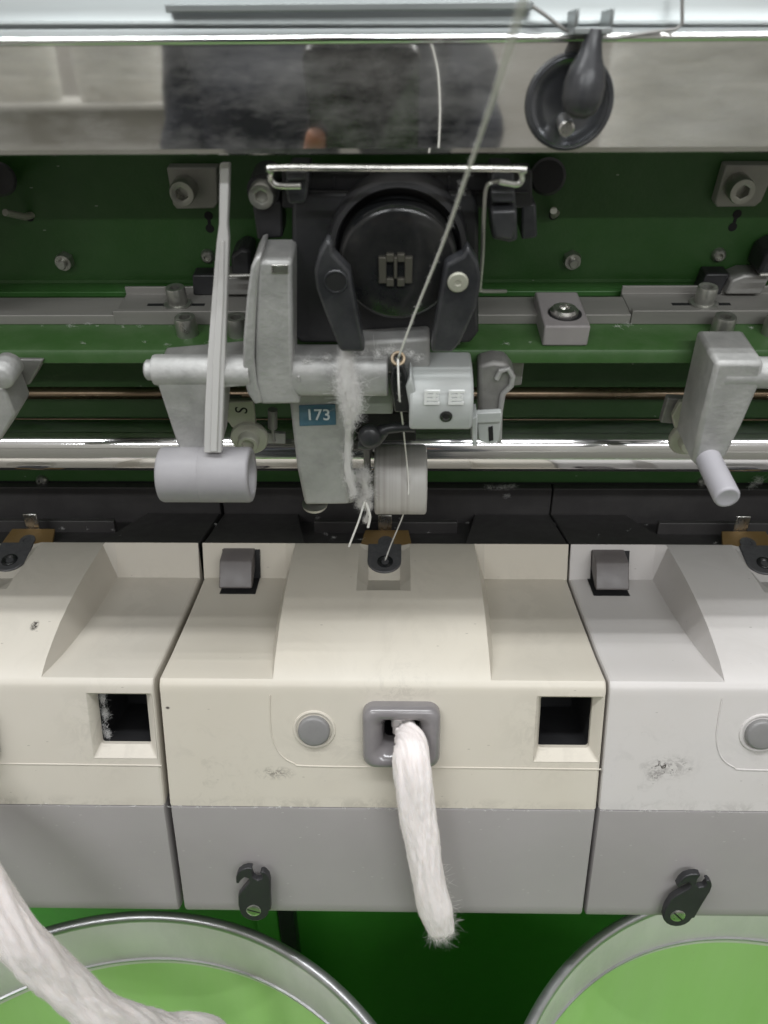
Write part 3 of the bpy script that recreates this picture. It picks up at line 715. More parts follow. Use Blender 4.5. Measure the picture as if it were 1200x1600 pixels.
# ================================================================== TAKE-OFF UNIT (numbered 173)
def upT(px, py, off): return up(px, py, off-16)
def outlineT(pts, off, thick): return outline(pts, off-16, max(0.3, min(thick, off-16-51)) if off > 70 else thick)
un = Thing('takeoff_unit', 'cast grey take-off unit with blue tag reading 173 under the black disc', 'take-off unit', upT(560, 640, 60), 'U')
un.part('side_flange', outlineT([(399, 404), (408, 400), (403, 440), (399, 500), (397, 560), (401, 600), (411, 630), (398, 633), (386, 615), (379, 585), (380, 530), (386, 460), (392, 418)], 89, 36), 'cast', 1.0)
un.part('upper_housing', outlineT([(402, 408), (456, 408), (457, 600), (470, 632), (406, 633), (399, 600), (398, 545)], 88, 34), 'cast', 1.5)
un.part('label_clip', outlineT([(424, 414), (450, 414), (450, 428), (424, 428)], 88.6, 1), 'steel', 0.2)
# the barrel: rounded in section, running across
zt_, zb_ = upT(500, 540, 72).z, upT(500, 628, 88).z
xa, xb = upT(398, 590, 86).x, upT(606, 590, 86).x
def rsec(y0, y1, z0, z1, r, n=6):
    cy, cz = (y0+y1)/2, (z0+z1)/2
    return [(cy+a, cz+b) for a, b in rrect((y1-y0)/2, (z1-z0)/2, r, n)]
un.part('barrel', prismX(rsec(-71.4, -51, zb_, zt_, 5.5), xa, xb), 'cast', 0.6, smooth=40)
un.part('barrel_seam', box(upT(464, 580, 88).x, upT(464, 580, 88).x+0.8, -72.35, -60, zb_+12, zt_-7), 'cast')
leg = un.part('leg', outlineT([(450, 612), (546, 612), (541, 725), (546, 789), (476, 790), (464, 733)], 68, 20), 'cast', 1.8)
un.part('leg_edge', outlineT([(536, 612), (560, 618), (552, 680), (548, 740), (552, 786), (540, 788), (536, 725)], 66, 14), 'castdark', 0.8)
tag = un.part('number_tag', outlineT([(467, 634), (524, 632), (525, 664), (468, 666)], 68.5, 0.6), 'bluetag', 0.15, parent=leg)
v, f = text_mesh('173', 7.4, 0.10)
c = upT(497, 649, 69.0)
un.part('number_print', ([Vector((c.x+p.x*1.02, -53.02, c.z+p.y*1.12)) for p in v], f), 'print', parent=leg)
un.part('foot_bolt', lathe(upT(492, 786, 62), (0, 0, -1), [(6.5, 0), (6.2, 1.6), (2.6, 2.2), (2.4, 5), (1.8, 5.4)], 24), 'zinc')
un.part('mid_plate', outlineT([(552, 586), (614, 584), (614, 648), (558, 648)], 78, 16), 'olive', 1.0)
un.part('mid_bridge', outlineT([(560, 535), (672, 528), (672, 585), (560, 585)], 80, 24), 'cast', 1.5)
un.part('lower_cavity', outlineT([(552, 646), (650, 644), (650, 690), (556, 690)], 56, 12), 'void', 0.8)
# grey cap with two printed squares
zc0, zc1 = upT(700, 556, 72).z, upT(700, 672, 94).z
xa, xb = upT(640, 620, 94).x, upT(741, 620, 94).x
sec = [(-52, zc1+2), (-78, zc1), (-79, zc1+2), (-78.5, zc0-9.5), (-77, zc0-6), (-73.5, zc0-3.0), (-68, zc0-1.0), (-62, zc0), (-52, zc0)]
capo = un.part('guide_cap', prismX(sec, xa, xb), 'capgrey', 1.3, smooth=50)
un.part('cap_shoulder', outlineT([(634, 606), (642, 588), (650, 612), (656, 650), (650, 672), (640, 640)], 92, 26), 'capgrey', 1.0, parent=capo)
def cap_y(py): return 95.1
for px in (675, 713):
    c = upT(px, 621, 95.1); q = 4.3*0.72
    bars = []
    for i in range(4):
        z = c.z+2.7-i*1.8; x1 = c.x+q-(0.0 if i in (0, 3) else 0.5)
        bars.append(box(c.x-q, x1, -79.45, -78.6, z-0.55, z+0.55))
    bars.append(box(c.x-q-0.01, c.x-q+1.1, -79.44, -78.6, c.z-3.25, c.z+3.25))
    bars.append(box(c.x+0.4, c.x+1.5, -79.43, -78.6, c.z-0.9, c.z+3.2))
    for g in bars: pass
    un.part('printed_square', merge(*bars), 'whiteprint', parent=capo)
c = upT(697, 651, 95.1)
un.part('cap_screw', lathe((c.x, -78.9, c.z), (0, -1, 0), [(2.6, 0), (2.5, 0.5), (1.6, 0.7), (1.3, 0.2)], 20, hexes=(3,)), 'gloss', parent=capo)
un.part('cap_end_tab', outlineT([(737, 655), (746, 650), (746, 697), (738, 697)], 88, 10), 'capgrey', 0.5)
# cast ear to the right of the cap
ear = un.part('cast_ear', outlineT([(748, 572), (772, 566), (792, 568), (804, 584), (803, 604), (790, 618), (786, 640), (784, 660), (784, 668), (748, 668)], 78, 12), 'castdark', 1.6)
un.part('ear_rim', tube([upT(x, y, 79) for x, y in [(776, 592), (782, 580), (794, 576), (801, 588), (799, 602), (786, 615), (781, 645), (780, 690)]], 1.2, 8), 'cast', parent=ear)
un.part('ear_plate', outlineT([(744, 646), (784, 644), (784, 660), (744, 662)], 86, 3), 'capgrey', 0.5)
un.part('ear_leg', outlineT([(746, 660), (783, 658), (780, 690), (768, 694), (748, 690)], 84, 3), 'capgrey', 0.5)
un.part('ear_slot', outlineT([(763, 668), (770, 666), (771, 688), (764, 690)], 84.3, 0.5), 'void')
un.part('ear_back', outlineT([(790, 560), (820, 560), (815, 602), (795, 604)], 54, 6), 'castdark', 0.6)
# guide eyelet and dark thread channel
c = upT(622, 560, 88)
un.part('eyelet', lathe(c, (0.05, -0.75, 0.65), [(2.8, -2), (3.1, -0.6), (2.8, 0.4), (2.0, 0.5), (1.5, -0.4), (1.4, -2)], 24), 'gold', smooth=60)
un.part('eyelet_throat', lathe(c-Vector((0, -0.4, 0.4)), (0.05, -0.75, 0.65), [(1.6, 0), (1.6, 0.15)], 16), 'void')
un.part('thread_tip', outlineT([(614, 574), (630, 570), (638, 598), (640, 645), (616, 645), (610, 598)], 90, 6), 'gloss', 0.8)
un.part('thread_lever', tube(spline([upT(x, y, 70) for x, y in [(560, 690), (575, 692), (590, 684), (600, 672), (620, 668), (648, 668)]], 5), [3.4]*10+[3.0]*6+[2.4]*5+[2.2]*5, 12), 'slate')
un.part('lever_knob', lathe(upT(578, 682, 72), (0, -1, 0.3), [(4.4, -4), (5.4, -1), (5.0, 1.5), (3.2, 2.6)], 24), 'slate', smooth=60)

# black waxing head above it
wx = Thing('waxing_head', 'black plastic waxing head with a round glossy disc and two arms', 'waxing head', up(610, 530, 60), 'U')
wx.part('body', outline([(456, 300), (740, 300), (748, 330), (748, 520), (735, 537), (470, 537), (456, 525)], 54, 10), 'black', 1.5)
wx.part('crossbar', outline([(440, 268), (832, 268), (832, 326), (440, 326)], 50, 10), 'black', 0.8)
for px in (520, 610, 700):
    wx.part('crossbar_rib', outline([(px, 276), (px+4, 276), (px+4, 318), (px, 318)], 51, 1.2), 'black', 0.2)
wx.part('crossbar_rib', outline([(445, 300), (825, 300), (825, 303), (445, 303)], 51.2, 1.2), 'black', 0.2)
dc = up(622, 414, 66)
rr_ = (up(717, 414, 66)-dc).x
wx.part('collar', lathe((dc.x, -52, dc.z+3), (0, -1, 0), [(rr_*1.17, -2), (rr_*1.17, 8), (rr_*1.13, 10), (rr_*1.05, 10.4), (rr_*1.02, 9), (rr_*1.01, 2)], 80), 'black', smooth=40)
dso = wx.part('wax_disc', lathe((dc.x, -56, dc.z), (0, -1, 0), [(rr_*0.99, 0), (rr_*0.985, 8), (rr_*0.96, 10), (rr_*0.88, 11.2), (rr_*0.5, 10.6), (1.0, 10.3)], 96), 'gloss', smooth=60)
# notched steel shaft end in the disc
c = Vector((up(618, 421, 67).x, -67.4, up(618, 421, 67).z))
def rb(x0, x1, z0, z1, h=0.7): return box(c.x+x0, c.x+x1, c.y-h, c.y+1.4, c.z+z0, c.z+z1)
wx.part('shaft_end', merge(rb(-6.2, -3.4, -5.0, 5.0), rb(3.4, 6.2, -5.0, 5.0), rb(-3.39, -0.6, 3.2, 6.2), rb(0.6, 3.39, 3.2, 6.2), rb(-3.39, -0.6, -6.2, -3.2), rb(0.6, 3.39, -6.2, -3.2), rb(-0.59, 0.59, -3, 5.2, 1.2)), 'shaftend', 0.3, parent=dso)
def c4(pts): return [(360+a/2.4, 230+b/2.4) for a, b in pts]
la = wx.part('arm', outline(c4([(362, 345), (383, 366), (385, 402), (448, 468), (458, 530), (505, 768), (480, 772), (412, 768), (360, 640), (322, 535), (314, 470), (330, 405)]), 79, 7), 'slate', 1.2)
c = up(360+396/2.4, 230+504/2.4, 79)
wx.part('arm_hole', lathe((c.x, -79.3, c.z), (0, -1, 0), [(3.5, 0), (3.5, 0.1)], 24), 'void', parent=la)
wx.part('arm_hole_rim', lathe((c.x, -79.0, c.z), (0, -1, 0), [(3.4, 0.1), (3.7, 0.45), (4.1, 0.5), (4.4, 0.0)], 24, cap=False), 'slate', parent=la)
ra = wx.part('arm', outline(c4([(892, 372), (908, 400), (930, 432), (941, 500), (925, 600), (862, 738), (832, 772), (752, 770), (766, 680), (786, 560), (806, 442), (872, 408)]), 79, 7), 'slate', 1.2)
c = up(360+853/2.4, 230+505/2.4, 79)
wx.part('arm_screw', lathe((c.x, -78.8, c.z), (0, -1, 0), [(3.7, 0), (3.7, 0.8), (3.2, 1.2), (1.2, 1.25), (0.9, 0.9)], 26, hexes=(4,)), 'khaki', parent=ra)
# stepped clips at both ends of the crossbar
lc = wx.part('clip', outline([(448, 268), (482, 268), (482, 290), (478, 318), (450, 320), (445, 292)], 68, 16), 'slate', 1.0)
wx.part('clip_step', outline([(446, 268), (480, 268), (478, 282), (447, 282)], 71, 5), 'slate', 0.8, parent=lc)
rc = wx.part('clip', outline([(768, 266), (804, 266), (804, 292), (808, 330), (809, 376), (796, 380), (769, 374), (766, 330)], 64, 14), 'slate', 1.0)
wx.part('clip_step', outline([(766, 298), (805, 298), (806, 318), (768, 318)], 69, 6), 'slate', 0.8, parent=rc)
wx.part('clip_step', outline([(767, 330), (808, 328), (808, 352), (800, 376), (772, 372)], 71, 8), 'slate', 1.0, parent=rc)
wx.part('stub_block', outline([(815, 318), (838, 318), (840, 372), (815, 376)], 50, 18), 'slate', 1.0)
wx.part('side_barrel', cyl(up(856, 276, 26), up(856, 276, 0.2), 7.0, 28, 1.0), 'black')
# left post with a cap screw
wx.part('post', outline([(394, 318), (440, 314), (442, 372), (402, 376)], 50, 14), 'black', 1.0)
q = up(409, 305, 54); wx.part('post_screw', cap_screw((q.x, -50, q.z), (0, -1, 0), 4.7, 6), 'zinc')
wx.part('post_cup', lathe((q.x, -34, q.z), (0, -1, 0), [(6.0, 0), (6.0, 16)], 24), 'black')
# spring bail
bail = [(470, 291), (446, 291), (431, 289), (423, 280), (424, 268), (433, 262), (600, 263), (804, 264), (814, 269), (816, 280), (809, 288), (796, 287), (780, 284)]
solo('wire_bail', 'bright bent wire bail stretched across the black waxing head', 'wire bail', tube(spline([up(x, y, 74.5 if 3 < i < 9 else 73) for i, (x, y) in enumerate(bail)], 6), 1.0, 10), 'steel', base=up(618, 263, 74), fr='U')
solo('wire_hook', 'thin bent wire hanging at the right of the waxing head', 'wire hook', tube(spline([up(x, y, o) for x, y, o in [(790, 284, 66), (768, 285, 70), (759, 297, 70), (756, 340, 70), (754, 400, 68), (750, 446, 66), (752, 454, 65), (770, 455, 60), (790, 455, 54)]], 5), 0.75, 8), 'zinc', base=up(754, 400, 68), fr='U')

nb = Thing('waxing_head', 'edge of the next black waxing head at the left photo edge', 'waxing head', up(-60, 320, 30), 'U')
nb.part('side_barrel', cyl(up(-2, 280, 28), up(-2, 280, 0.2), 6.5, 28, 1.0), 'black')
nb.part('body', outline([(-330, 270), (-40, 270), (-40, 330), (-120, 420), (-330, 420)], 54, 10), 'black', 1.5)
for k in (0, 1):
    dx = Vector((230.5*k, 0, 0))
    def mv(g): return [v+dx for v in g[0]], g[1]
    lv = Thing('trip_lever', ('dark trip lever with a thin rod behind the swing arm', 'dark trip lever with a thin rod at the right edge')[k], 'lever', up(345, 445, 6)+dx, 'U', 'trip levers on the back plate')
    lv.part('lever_block', mv(outline([(300, 430), (336, 430), (336, 462), (302, 462)], 9, 8.9), ), 'black', 0.8)
    lv.part('lever_cam', mv(outline([(336, 440), (352, 432), (392, 432), (392, 462), (336, 462)], 12, 11.9)), 'castdark', 1.0)
    lv.part('lever_arm', mv(outline([(360, 400), (376, 388), (392, 392), (392, 432), (362, 432)], 16, 15.9)), 'black', 1.5)
    lv.part('rod', mv(tube([up(354, 431, 20), up(392, 430, 20)], 0.9, 8)), 'steel')
# white roller pressed on the shaft
a, b = onY(584, 757, 350), onY(668, 757, 350)
xm = (a.x+b.x)/2
wr = Thing('nip_roller', 'white rubber roller worn with brown rings, pressed on the polished shaft', 'roller', (xm, 367.5, -192))
L = b.x-a.x
wr.part('sleeve', lathe((xm-L/2, 367.5, -192), (1, 0, 0), [(17.6, 0), (18.6, 0.6), (18.8, 1.4), (18.8, L-1.4), (18.6, L-0.6), (17.6, L)], 80), 'rubber', smooth=50)
wr.part('hub', lathe((xm-L/2-2.5, 367.5, -192), (1, 0, 0), [(5, 0), (5, L+2.8)], 24), 'castdark')
wr.part('yoke', merge(box(xm-L/2-5.5, xm-L/2-2.2, 360, 374, -196, -130), box(xm-L/2-5.5, xm+4, 366, 374, -150, -128)), 'castdark', 0.8)

# ================================================================== POLISHED COVER AT THE TOP
cv = Thing('polished_cover', 'long mirror polished steel cover along the top of the machine', 'cover', (0, 275, -24))
zb0, zt0 = -24.4, 7.0
prof = [(289, zb0+0.8), (289, zb0), (277.2, zb0), (275.6, zb0+0.5), (275.0, zb0+2.0), (275, zt0), (276.2, zt0), (276.2, zb0+2.4), (277.6, zb0+1.0), (288, zb0+0.9)]
cv.part('front_strip', prismX(prof, -560, 560), 'mirror', smooth=8)
cv.part('top_bead', tube([(-560, 274.8, zt0+0.9), (560, 274.8, zt0+0.9)], 1.35, 16), 'chrome')
cv.part('upper_sheet', prismX([(276.3, zt0+1.2), (278.2, zt0+4.5), (278.6, zt0+9), (310, zt0+150), (311, zt0+150), (279.8, zt0+9), (279.2, zt0+4.2), (277.2, zt0+0.6)], -560, 560), 'sheet', smooth=50)
q = onY(260, 9, 276); q2 = onY(832, 16, 276)
cv.part('flat_bar', box(q.x, q2.x, 274, 277, q.z-1.8, q.z+0.3), 'sheet', 0.3)
cv.part('bar_wire', tube([onY(x, y, 272) for x, y in [(832, 10), (850, 22), (880, 45), (905, 58), (960, 60), (1010, 52), (1055, 46), (1066, 38), (1066, -20)]], 0.55, 8), 'castdark')
for zz, xa_, xb_, py in ((0, 0, 0, 26),):
    cv.part('fold_line', tube([onY(-500, 38, 277.2), onY(1700, 36, 277.2)], 0.7, 8), 'sheet')
# knob standing in a dished seat
kc = onY(889, 160, 275)
st = cv.part('dished_seat', lathe((kc.x, 274.7, kc.z), (0, -1, 0), [(13.3, -0.2), (13.2, 0.9), (12.3, 1.5), (11.6, 1.2), (11.0, 0.4), (8, 0.12), (3, 0.1)], 56), 'seat', smooth=50)
cv.part('seat_rim', ([Vector((kc.x+13.0*math.cos(2*math.pi*i/64)+0.8*math.cos(2*math.pi*j/8)*math.cos(2*math.pi*i/64), 274.0-0.8*math.sin(2*math.pi*j/8), kc.z+(13.0+0.8*math.cos(2*math.pi*j/8))*math.sin(2*math.pi*i/64))) for i in range(64) for j in range(8)],
        [(i*8+j, ((i+1) % 64)*8+j, ((i+1) % 64)*8+(j+1) % 8, i*8+(j+1) % 8) for i in range(64) for j in range(8)]), 'slate', parent=st)
kn = onY(912, 138, 262)
kx = Vector((kn.x, 262, kn.z))
cv.part('knob', lathe(kx, Vector((-0.12, -0.12, -1)), [(2.4, -15), (2.7, -12), (3.6, -8.5), (5.2, -5), (6.1, -1), (6.0, 3), (4.8, 6.2), (2.2, 8.0)], 40), 'slate', smooth=60)
cv.part('knob_bracket', merge(box(kx.x-4.5, kx.x+6.5, 262, 275.6, kx.z+13.5, kx.z+15.5), box(kx.x-4.5, kx.x-3.5, 262, 275.6, kx.z+15.4, kx.z+20), box(kx.x+5.5, kx.x+6.5, 262, 275.6, kx.z+15.4, kx.z+20)), 'sheet', 0.4)
cv.part('pivot_pin', cyl((kc.x-1, 275, kc.z-5), (kc.x-1.6, 266, kc.z-7), 2.4, 20, 0.5), 'steel')

# ================================================================== SLIVER CANS
def can(label, c, r, h):
    t = Thing('sliver_can', label, 'sliver can', (c[0], c[1], -1380), 'W', 'sliver cans standing below the boxes')
    H = 1380+h; C = (c[0], c[1], -1380)
    t.part('wall', lathe(C, (0, 0, 1), [(r-4, 0), (r-2.5, 4), (r-2.5, H-52), (r-4.2, H-52), (r-4.2, 8), (r-30, 6)], 128), 'cangreen')
    t.part('metal_band', lathe(C, (0, 0, 1), [(r-1.6, H-56), (r-1.6, H-3), (r-5.4, H-3), (r-5.4, H-49), (r-4.4, H-51), (r-4.4, H-56)], 160, cap=False), 'canmetal', smooth=50)
    rt = 3.6; V = []; F = []; n, k = 160, 14
    for i in range(n):
        a = 2*math.pi*i/n
        for j in range(k):
            b = 2*math.pi*j/k; q = r-2.6+rt*math.cos(b)
            V.append(Vector((c[0]+q*math.cos(a), c[1]+q*math.sin(a), h-rt+rt*math.sin(b))))
    for i in range(n):
        for j in range(k): F.append((i*k+j, ((i+1) % n)*k+j, ((i+1) % n)*k+(j+1) % k, i*k+(j+1) % k))
    t.part('rolled_edge', (V, F), 'canroll', smooth=80)
    t.part('band_bead', lathe(C, (0, 0, 1), [(r-5.0, H-50.5), (r-6.6, H-49.6), (r-6.6, H-48.2), (r-5.2, H-47.4)], 160, cap=False), 'canroll', smooth=60)
    t.part('spring_plate', lathe((c[0], c[1], h-430), (0, 0, 1), [(r-8, -4), (r-8, 0), (r-14, 1.5), (60, 2.0), (20, 2.0)], 96), 'cangreen')
    return t
can('round sliver can at left with a thick white sliver over its rim', (-157, 112), 206, -500)
can('round sliver can at lower right, open and empty inside', (251, 144), 194, -500)

# ================================================================== COTTON
def sliver(name, label, path, rad, flat, mcol, fibres, seed, ragged=True, facing=Vector((0, -1, 0.3))):
    rnd = random.Random(seed)
    pts = spline(path, 14); m = len(pts); n = 56
    lens = [0.0]
    for i in range(1, m): lens.append(lens[-1]+(pts[i]-pts[i-1]).length)
    Ltot = lens[-1]
    ks = len(rad)-1
    def rr(i):
        t = i/(m-1)*ks; k = min(int(t), ks-1); return rad[k]+(rad[k+1]-rad[k])*(t-k)
    fr_ = []
    for i, p in enumerate(pts):
        t = (pts[min(i+1, m-1)]-pts[max(i-1, 0)]).normalized()
        q = t.cross(facing).normalized(); s = q.cross(t).normalized()     # q: across, s: towards the viewer side
        fr_.append((t, q, s))
    off = seed*17.3
    def surf(i, a, k=1.0):
        t, q, s = fr_[i]; r = rr(i)
        tw = a+lens[i]*0.012
        d = noise.noise(Vector((math.cos(a)*1.6+off, math.sin(a)*1.6, lens[i]*0.028)))*0.20
        d += noise.noise(Vector((math.cos(tw)*5+off, math.sin(tw)*5, lens[i]*0.045)))*0.15
        d += noise.noise(Vector((math.cos(tw)*13+off, math.sin(tw)*13, lens[i]*0.05)))*0.06
        if ragged:
            q_end = lens[-1]-lens[i]+2.5*noise.noise(Vector((math.cos(a)*2, math.sin(a)*2, off)))
            if q_end < 5: r *= math.sqrt(max(0.12, 1-((5-q_end)/5.6)**2))
        r = r*(1+d)*k
        return pts[i]+q*(r*math.cos(a))+s*(r*flat*math.sin(a))
    V, F, UV = [], [], []
    for i in range(m):
        for j in range(n):
            V.append(surf(i, 2*math.pi*j/n)); UV.append((abs(j/n*2-1)*1.0, lens[i]*0.0022))
    for i in range(m-1):
        for j in range(n):
            k = (j+1) % n; F.append((i*n+j, i*n+k, (i+1)*n+k, (i+1)*n+j))
    F.append(tuple(range(n-1, -1, -1))); F.append(tuple((m-1)*n+j for j in range(n)))
    t = Thing(name, label, 'cotton sliver', path[len(path)//2])
    core = t.part('sliver_core', (V, F), mcol, smooth=180, uv=UV)
    FV, FF = [], []
    def strand(P, wd):
        o = len(FV); k = len(P)
        for i, p in enumerate(P):
            d = (P[min(i+1, k-1)]-P[max(i-1, 0)]).normalized()
            sd = d.cross((CAM-p).normalized())
            sd = (sd+Vector((rnd.uniform(-.3, .3), rnd.uniform(-.3, .3), rnd.uniform(-.3, .3)))).normalized()
            ww = wd*(1-0.7*abs(2*i/(k-1)-1)**3)
            FV.append(p+sd*ww); FV.append(p-sd*ww)
        for i in range(k-1): FF.append((o+2*i, o+2*i+1, o+2*i+3, o+2*i+2))
    for _ in range(fibres):
        i0 = rnd.randrange(0, m-2); ln = rnd.randint(3, 14); a = rnd.uniform(0, 2*math.pi); da = rnd.gauss(0, 0.035)
        k0 = rnd.uniform(0.98, 1.015); fly = rnd.random() < 0.65
        P = []
        for s_ in range(ln+1):
            i = min(m-1, i0+s_)
            e = (abs(2*s_/ln-1))**2
            k = k0+(0.045*rnd.random() if fly else 0.010)*e*(2.6 if fly else 1)
            P.append(surf(i, a+da*s_, k)+Vector((rnd.gauss(0, .12), rnd.gauss(0, .12), rnd.gauss(0, .12))))
        if len(P) > 2: strand(P, rnd.uniform(0.012, 0.03))
    if ragged:                                     # torn end: fibres running on past the core
        t_, q_, s_2 = fr_[-1]
        for _ in range(2200):
            a = rnd.uniform(0, 2*math.pi); rho = rr(m-1)*math.sqrt(rnd.random())
            p = pts[-1]+q_*(rho*math.cos(a))+s_2*(rho*flat*math.sin(a))-t_*rnd.uniform(1, 6)
            d = (t_+Vector((rnd.gauss(0, .35)+0.10, rnd.gauss(0, .35), rnd.gauss(0, .3)))).normalized()
            curl = Vector((rnd.gauss(0, .6), rnd.gauss(0, .6), rnd.gauss(0, .6)))
            ln = rnd.uniform(1.0, 4.5) if rnd.random() < .93 else rnd.uniform(4, 8)
            P = [p+d*(ln*u_/5)+curl*(ln*(u_/5)**2*0.7) for u_ in range(6)]
            strand(P, rnd.uniform(0.012, 0.032))
        for _ in range(60):                        # a few wisps off the right flank near the end
            i = rnd.randrange(int(m*0.72), m-1); a = math.pi+rnd.gauss(0.2, 0.4)
            p = surf(i, a, 0.98); d = (fr_[i][1]*-0.7+fr_[i][0]*rnd.uniform(-.6, 1)).normalized(); ln = rnd.uniform(2, 7)
            curl = Vector((rnd.gauss(0, .4), rnd.gauss(0, .4), rnd.gauss(0, .4)))
            strand([p+d*(ln*u_/5)+curl*(ln*(u_/5)**2*1.0) for u_ in range(6)], 0.03)
    t.part('loose_fibres', (FV, FF), 'fibrewarm', smooth=180, kind='stuff')
    return t
ctr = [onY(631, 1132, 296), onY(634, 1146, 285), onY(640, 1172, 272), onY(645, 1210, 266), onY(652, 1265, 262), onY(660, 1315, 258), onY(669, 1370, 254), onY(680, 1420, 251), onY(689, 1458, 249)]
sliver('cotton_sliver', 'short white cotton sliver hanging from the middle box inlet', ctr, [6.2, 7.0, 8.8, 9.4, 9.0, 8.6, 8.7, 8.9, 6.6], 0.8, 'cotton', 9500, 3)
lp = [Vector((BZ.x-PITCH, 296, -300)), Vector((BZ.x-PITCH, 270, -303)), atD(-100, 1262, 372), atD(-58, 1335, 366), atD(-14, 1402, 368), atD(42, 1478, 376), atD(104, 1540, 392), atD(175, 1592, 412), atD(255, 1618, 440), atD(335, 1626, 470), atD(420, 1690, 560), atD(430, 1750, 640)]
sliver('cotton_sliver', 'thick white cotton sliver curving down into the left can', lp, [6.5, 7.5, 9, 9.8, 10.4, 11.0, 11.4, 11.6, 11.4, 11, 11, 11], 0.85, 'cottonpink', 12000, 5, ragged=False)

def fluff(name, label, blobs, seed, count, base, fr='U', wd=0.045, core=0.0):
    """a clump of loose lint: short curled fibres gathered round the given (centre, radius) spots"""
    rnd = random.Random(seed); FV, FF = [], []
    tot = sum(r**1.5 for c, r, st in blobs)
    for c, r, st in blobs:
        for _ in range(int(count*r**1.5/tot)):
            g = Vector((rnd.gauss(0, .36), rnd.gauss(0, .26), rnd.gauss(0, .5)))
            p = Vector(c)+Vector((g.x*r*st[0], g.y*r*st[1], g.z*r*st[2]))
            d = Vector((rnd.gauss(0, 1)*st[0], rnd.gauss(0, 1)*st[1], rnd.gauss(0, 1)*st[2])).normalized()
            cu = Vector((rnd.gauss(0, 1.1), rnd.gauss(0, 1.1), rnd.gauss(0, 1.1))); ln = rnd.uniform(0.4, 1.15)*max(1.2, r*0.45)
            if rnd.random() < 0.03: ln *= 3.0
            sd = d.cross(Vector((rnd.gauss(0, 1), rnd.gauss(0, 1), rnd.gauss(0, 1)))).normalized()*rnd.uniform(wd*0.5, wd*1.4)
            o = len(FV)
            for u_ in range(5):
                q = p+d*(ln*(u_/4-.5))+cu*(ln*(u_/4-.5)**2*1.4); FV.append(q+sd); FV.append(q-sd)
            for u_ in range(4): FF.append((o+2*u_, o+2*u_+1, o+2*u_+3, o+2*u_+2))
    if core > 0:                                  # the matted middle: one uneven flattened strip
        cs = spline([c for c, r, st in blobs], 6); n_ = len(cs); nb_ = len(blobs)-1
        for i, p in enumerate(cs):
            t_ = i/(n_-1)*nb_; k_ = min(int(t_), nb_-1); r_ = blobs[k_][1]+(blobs[k_+1][1]-blobs[k_][1])*(t_-k_)
            r_ *= core*(0.25 if i in (0, n_-1) else 1.0)
            for j in range(18):
                a = 2*math.pi*j/18; q = 1+0.55*noise.noise(Vector((math.cos(a)*1.5+seed, math.sin(a)*1.5, i*0.33)))+0.3*noise.noise(Vector((math.cos(a)*4+seed, math.sin(a)*4, i*0.9)))
                FV.append(p+Vector((math.cos(a)*r_*q*0.85, math.sin(a)*r_*q*0.45, 0)))
        o = len(FV)-n_*18
        for i in range(n_-1):
            for j in range(18): FF.append((o+i*18+j, o+i*18+(j+1) % 18, o+(i+1)*18+(j+1) % 18, o+(i+1)*18+j))
    return solo(name, label, 'lint', (FV, FF), 'fibre', base=base, fr=fr, smooth=180, kind='stuff')
V1 = (1.0, 0.4, 1.5)
bl = [(up(x, y, o-16), r, V1) for x, y, o, r in [(542, 560, 90, 4.0), (540, 582, 90, 4.8), (544, 605, 90, 5.6), (549, 624, 89, 5.8), (548, 642, 87, 4.2), (545, 662, 78, 3.0), (544, 690, 71, 2.8), (543, 715, 70, 3.2), (546, 745, 69, 3.8), (552, 768, 68, 3.2)]]
fluff('lint_clump', 'white lint caked down the edge of the numbered cast leg', bl, 11, 22000, up(545, 620, 69), wd=0.022, core=0.5)
bl = [(up(x, y, o-16), r, (1, .7, 1)) for x, y, o, r in [(566, 745, 58, 5), (572, 770, 56, 4.6), (565, 785, 57, 3.8), (575, 790, 55, 3), (572, 812, 54, 2.2)]]
fluff('lint_clump', 'grey white lint hanging beside the worn white roller', bl, 12, 11000, up(568, 775, 41), wd=0.022, core=0.35)
bl = [(up(x, y, 69), r, (1.2, .5, .7)) for x, y, r in [(560, 545, 3), (590, 552, 3.2), (610, 548, 3), (640, 552, 2.5), (655, 560, 2.2), (480, 565, 2.5), (510, 560, 2.5)]]
fluff('lint_dust', 'thin lint dusted over the cast barrel below the disc', bl, 13, 900, up(580, 550, 69), wd=0.03)
bl = [(Vector((p.x, 465.5, p.z)), r, (2.2, .3, .7)) for p, r in [(onY(785, 762, 465), 3.0), (onY(800, 760, 465), 2.4), (onY(765, 762, 465), 2.2), (onY(792, 775, 465), 1.8)]]
fluff('lint_dust', 'wisp of lint stuck on the black rear panel right of the roller', bl, 14, 500, (70, 465, -255), fr='W', wd=0.04)
bl = [(Vector((p.x, 465.5, p.z)), r, (1.5, .3, .9)) for p, r in [(onY(1185, 752, 465), 3.5), (onY(1175, 760, 465), 2.4)]]
fluff('lint_dust', 'tuft of lint on the rear wall at the right edge', bl, 15, 420, (250, 465, -255), fr='W', wd=0.04)
q = facepos(150, 1130)
bl = [(facepos(x, y)-FN*d, r, (.7, 1, 1.2)) for x, y, d, r in [(150, 1105, 9, 3.5), (152, 1130, 10, 4), (150, 1155, 9, 3.8), (158, 1165, 10, 3)]]
fluff('lint_clump', 'grey lint caught inside the window slot of the left box', bl, 16, 1500, facepos(150, 1130)-FN*9, fr='W', wd=0.04)

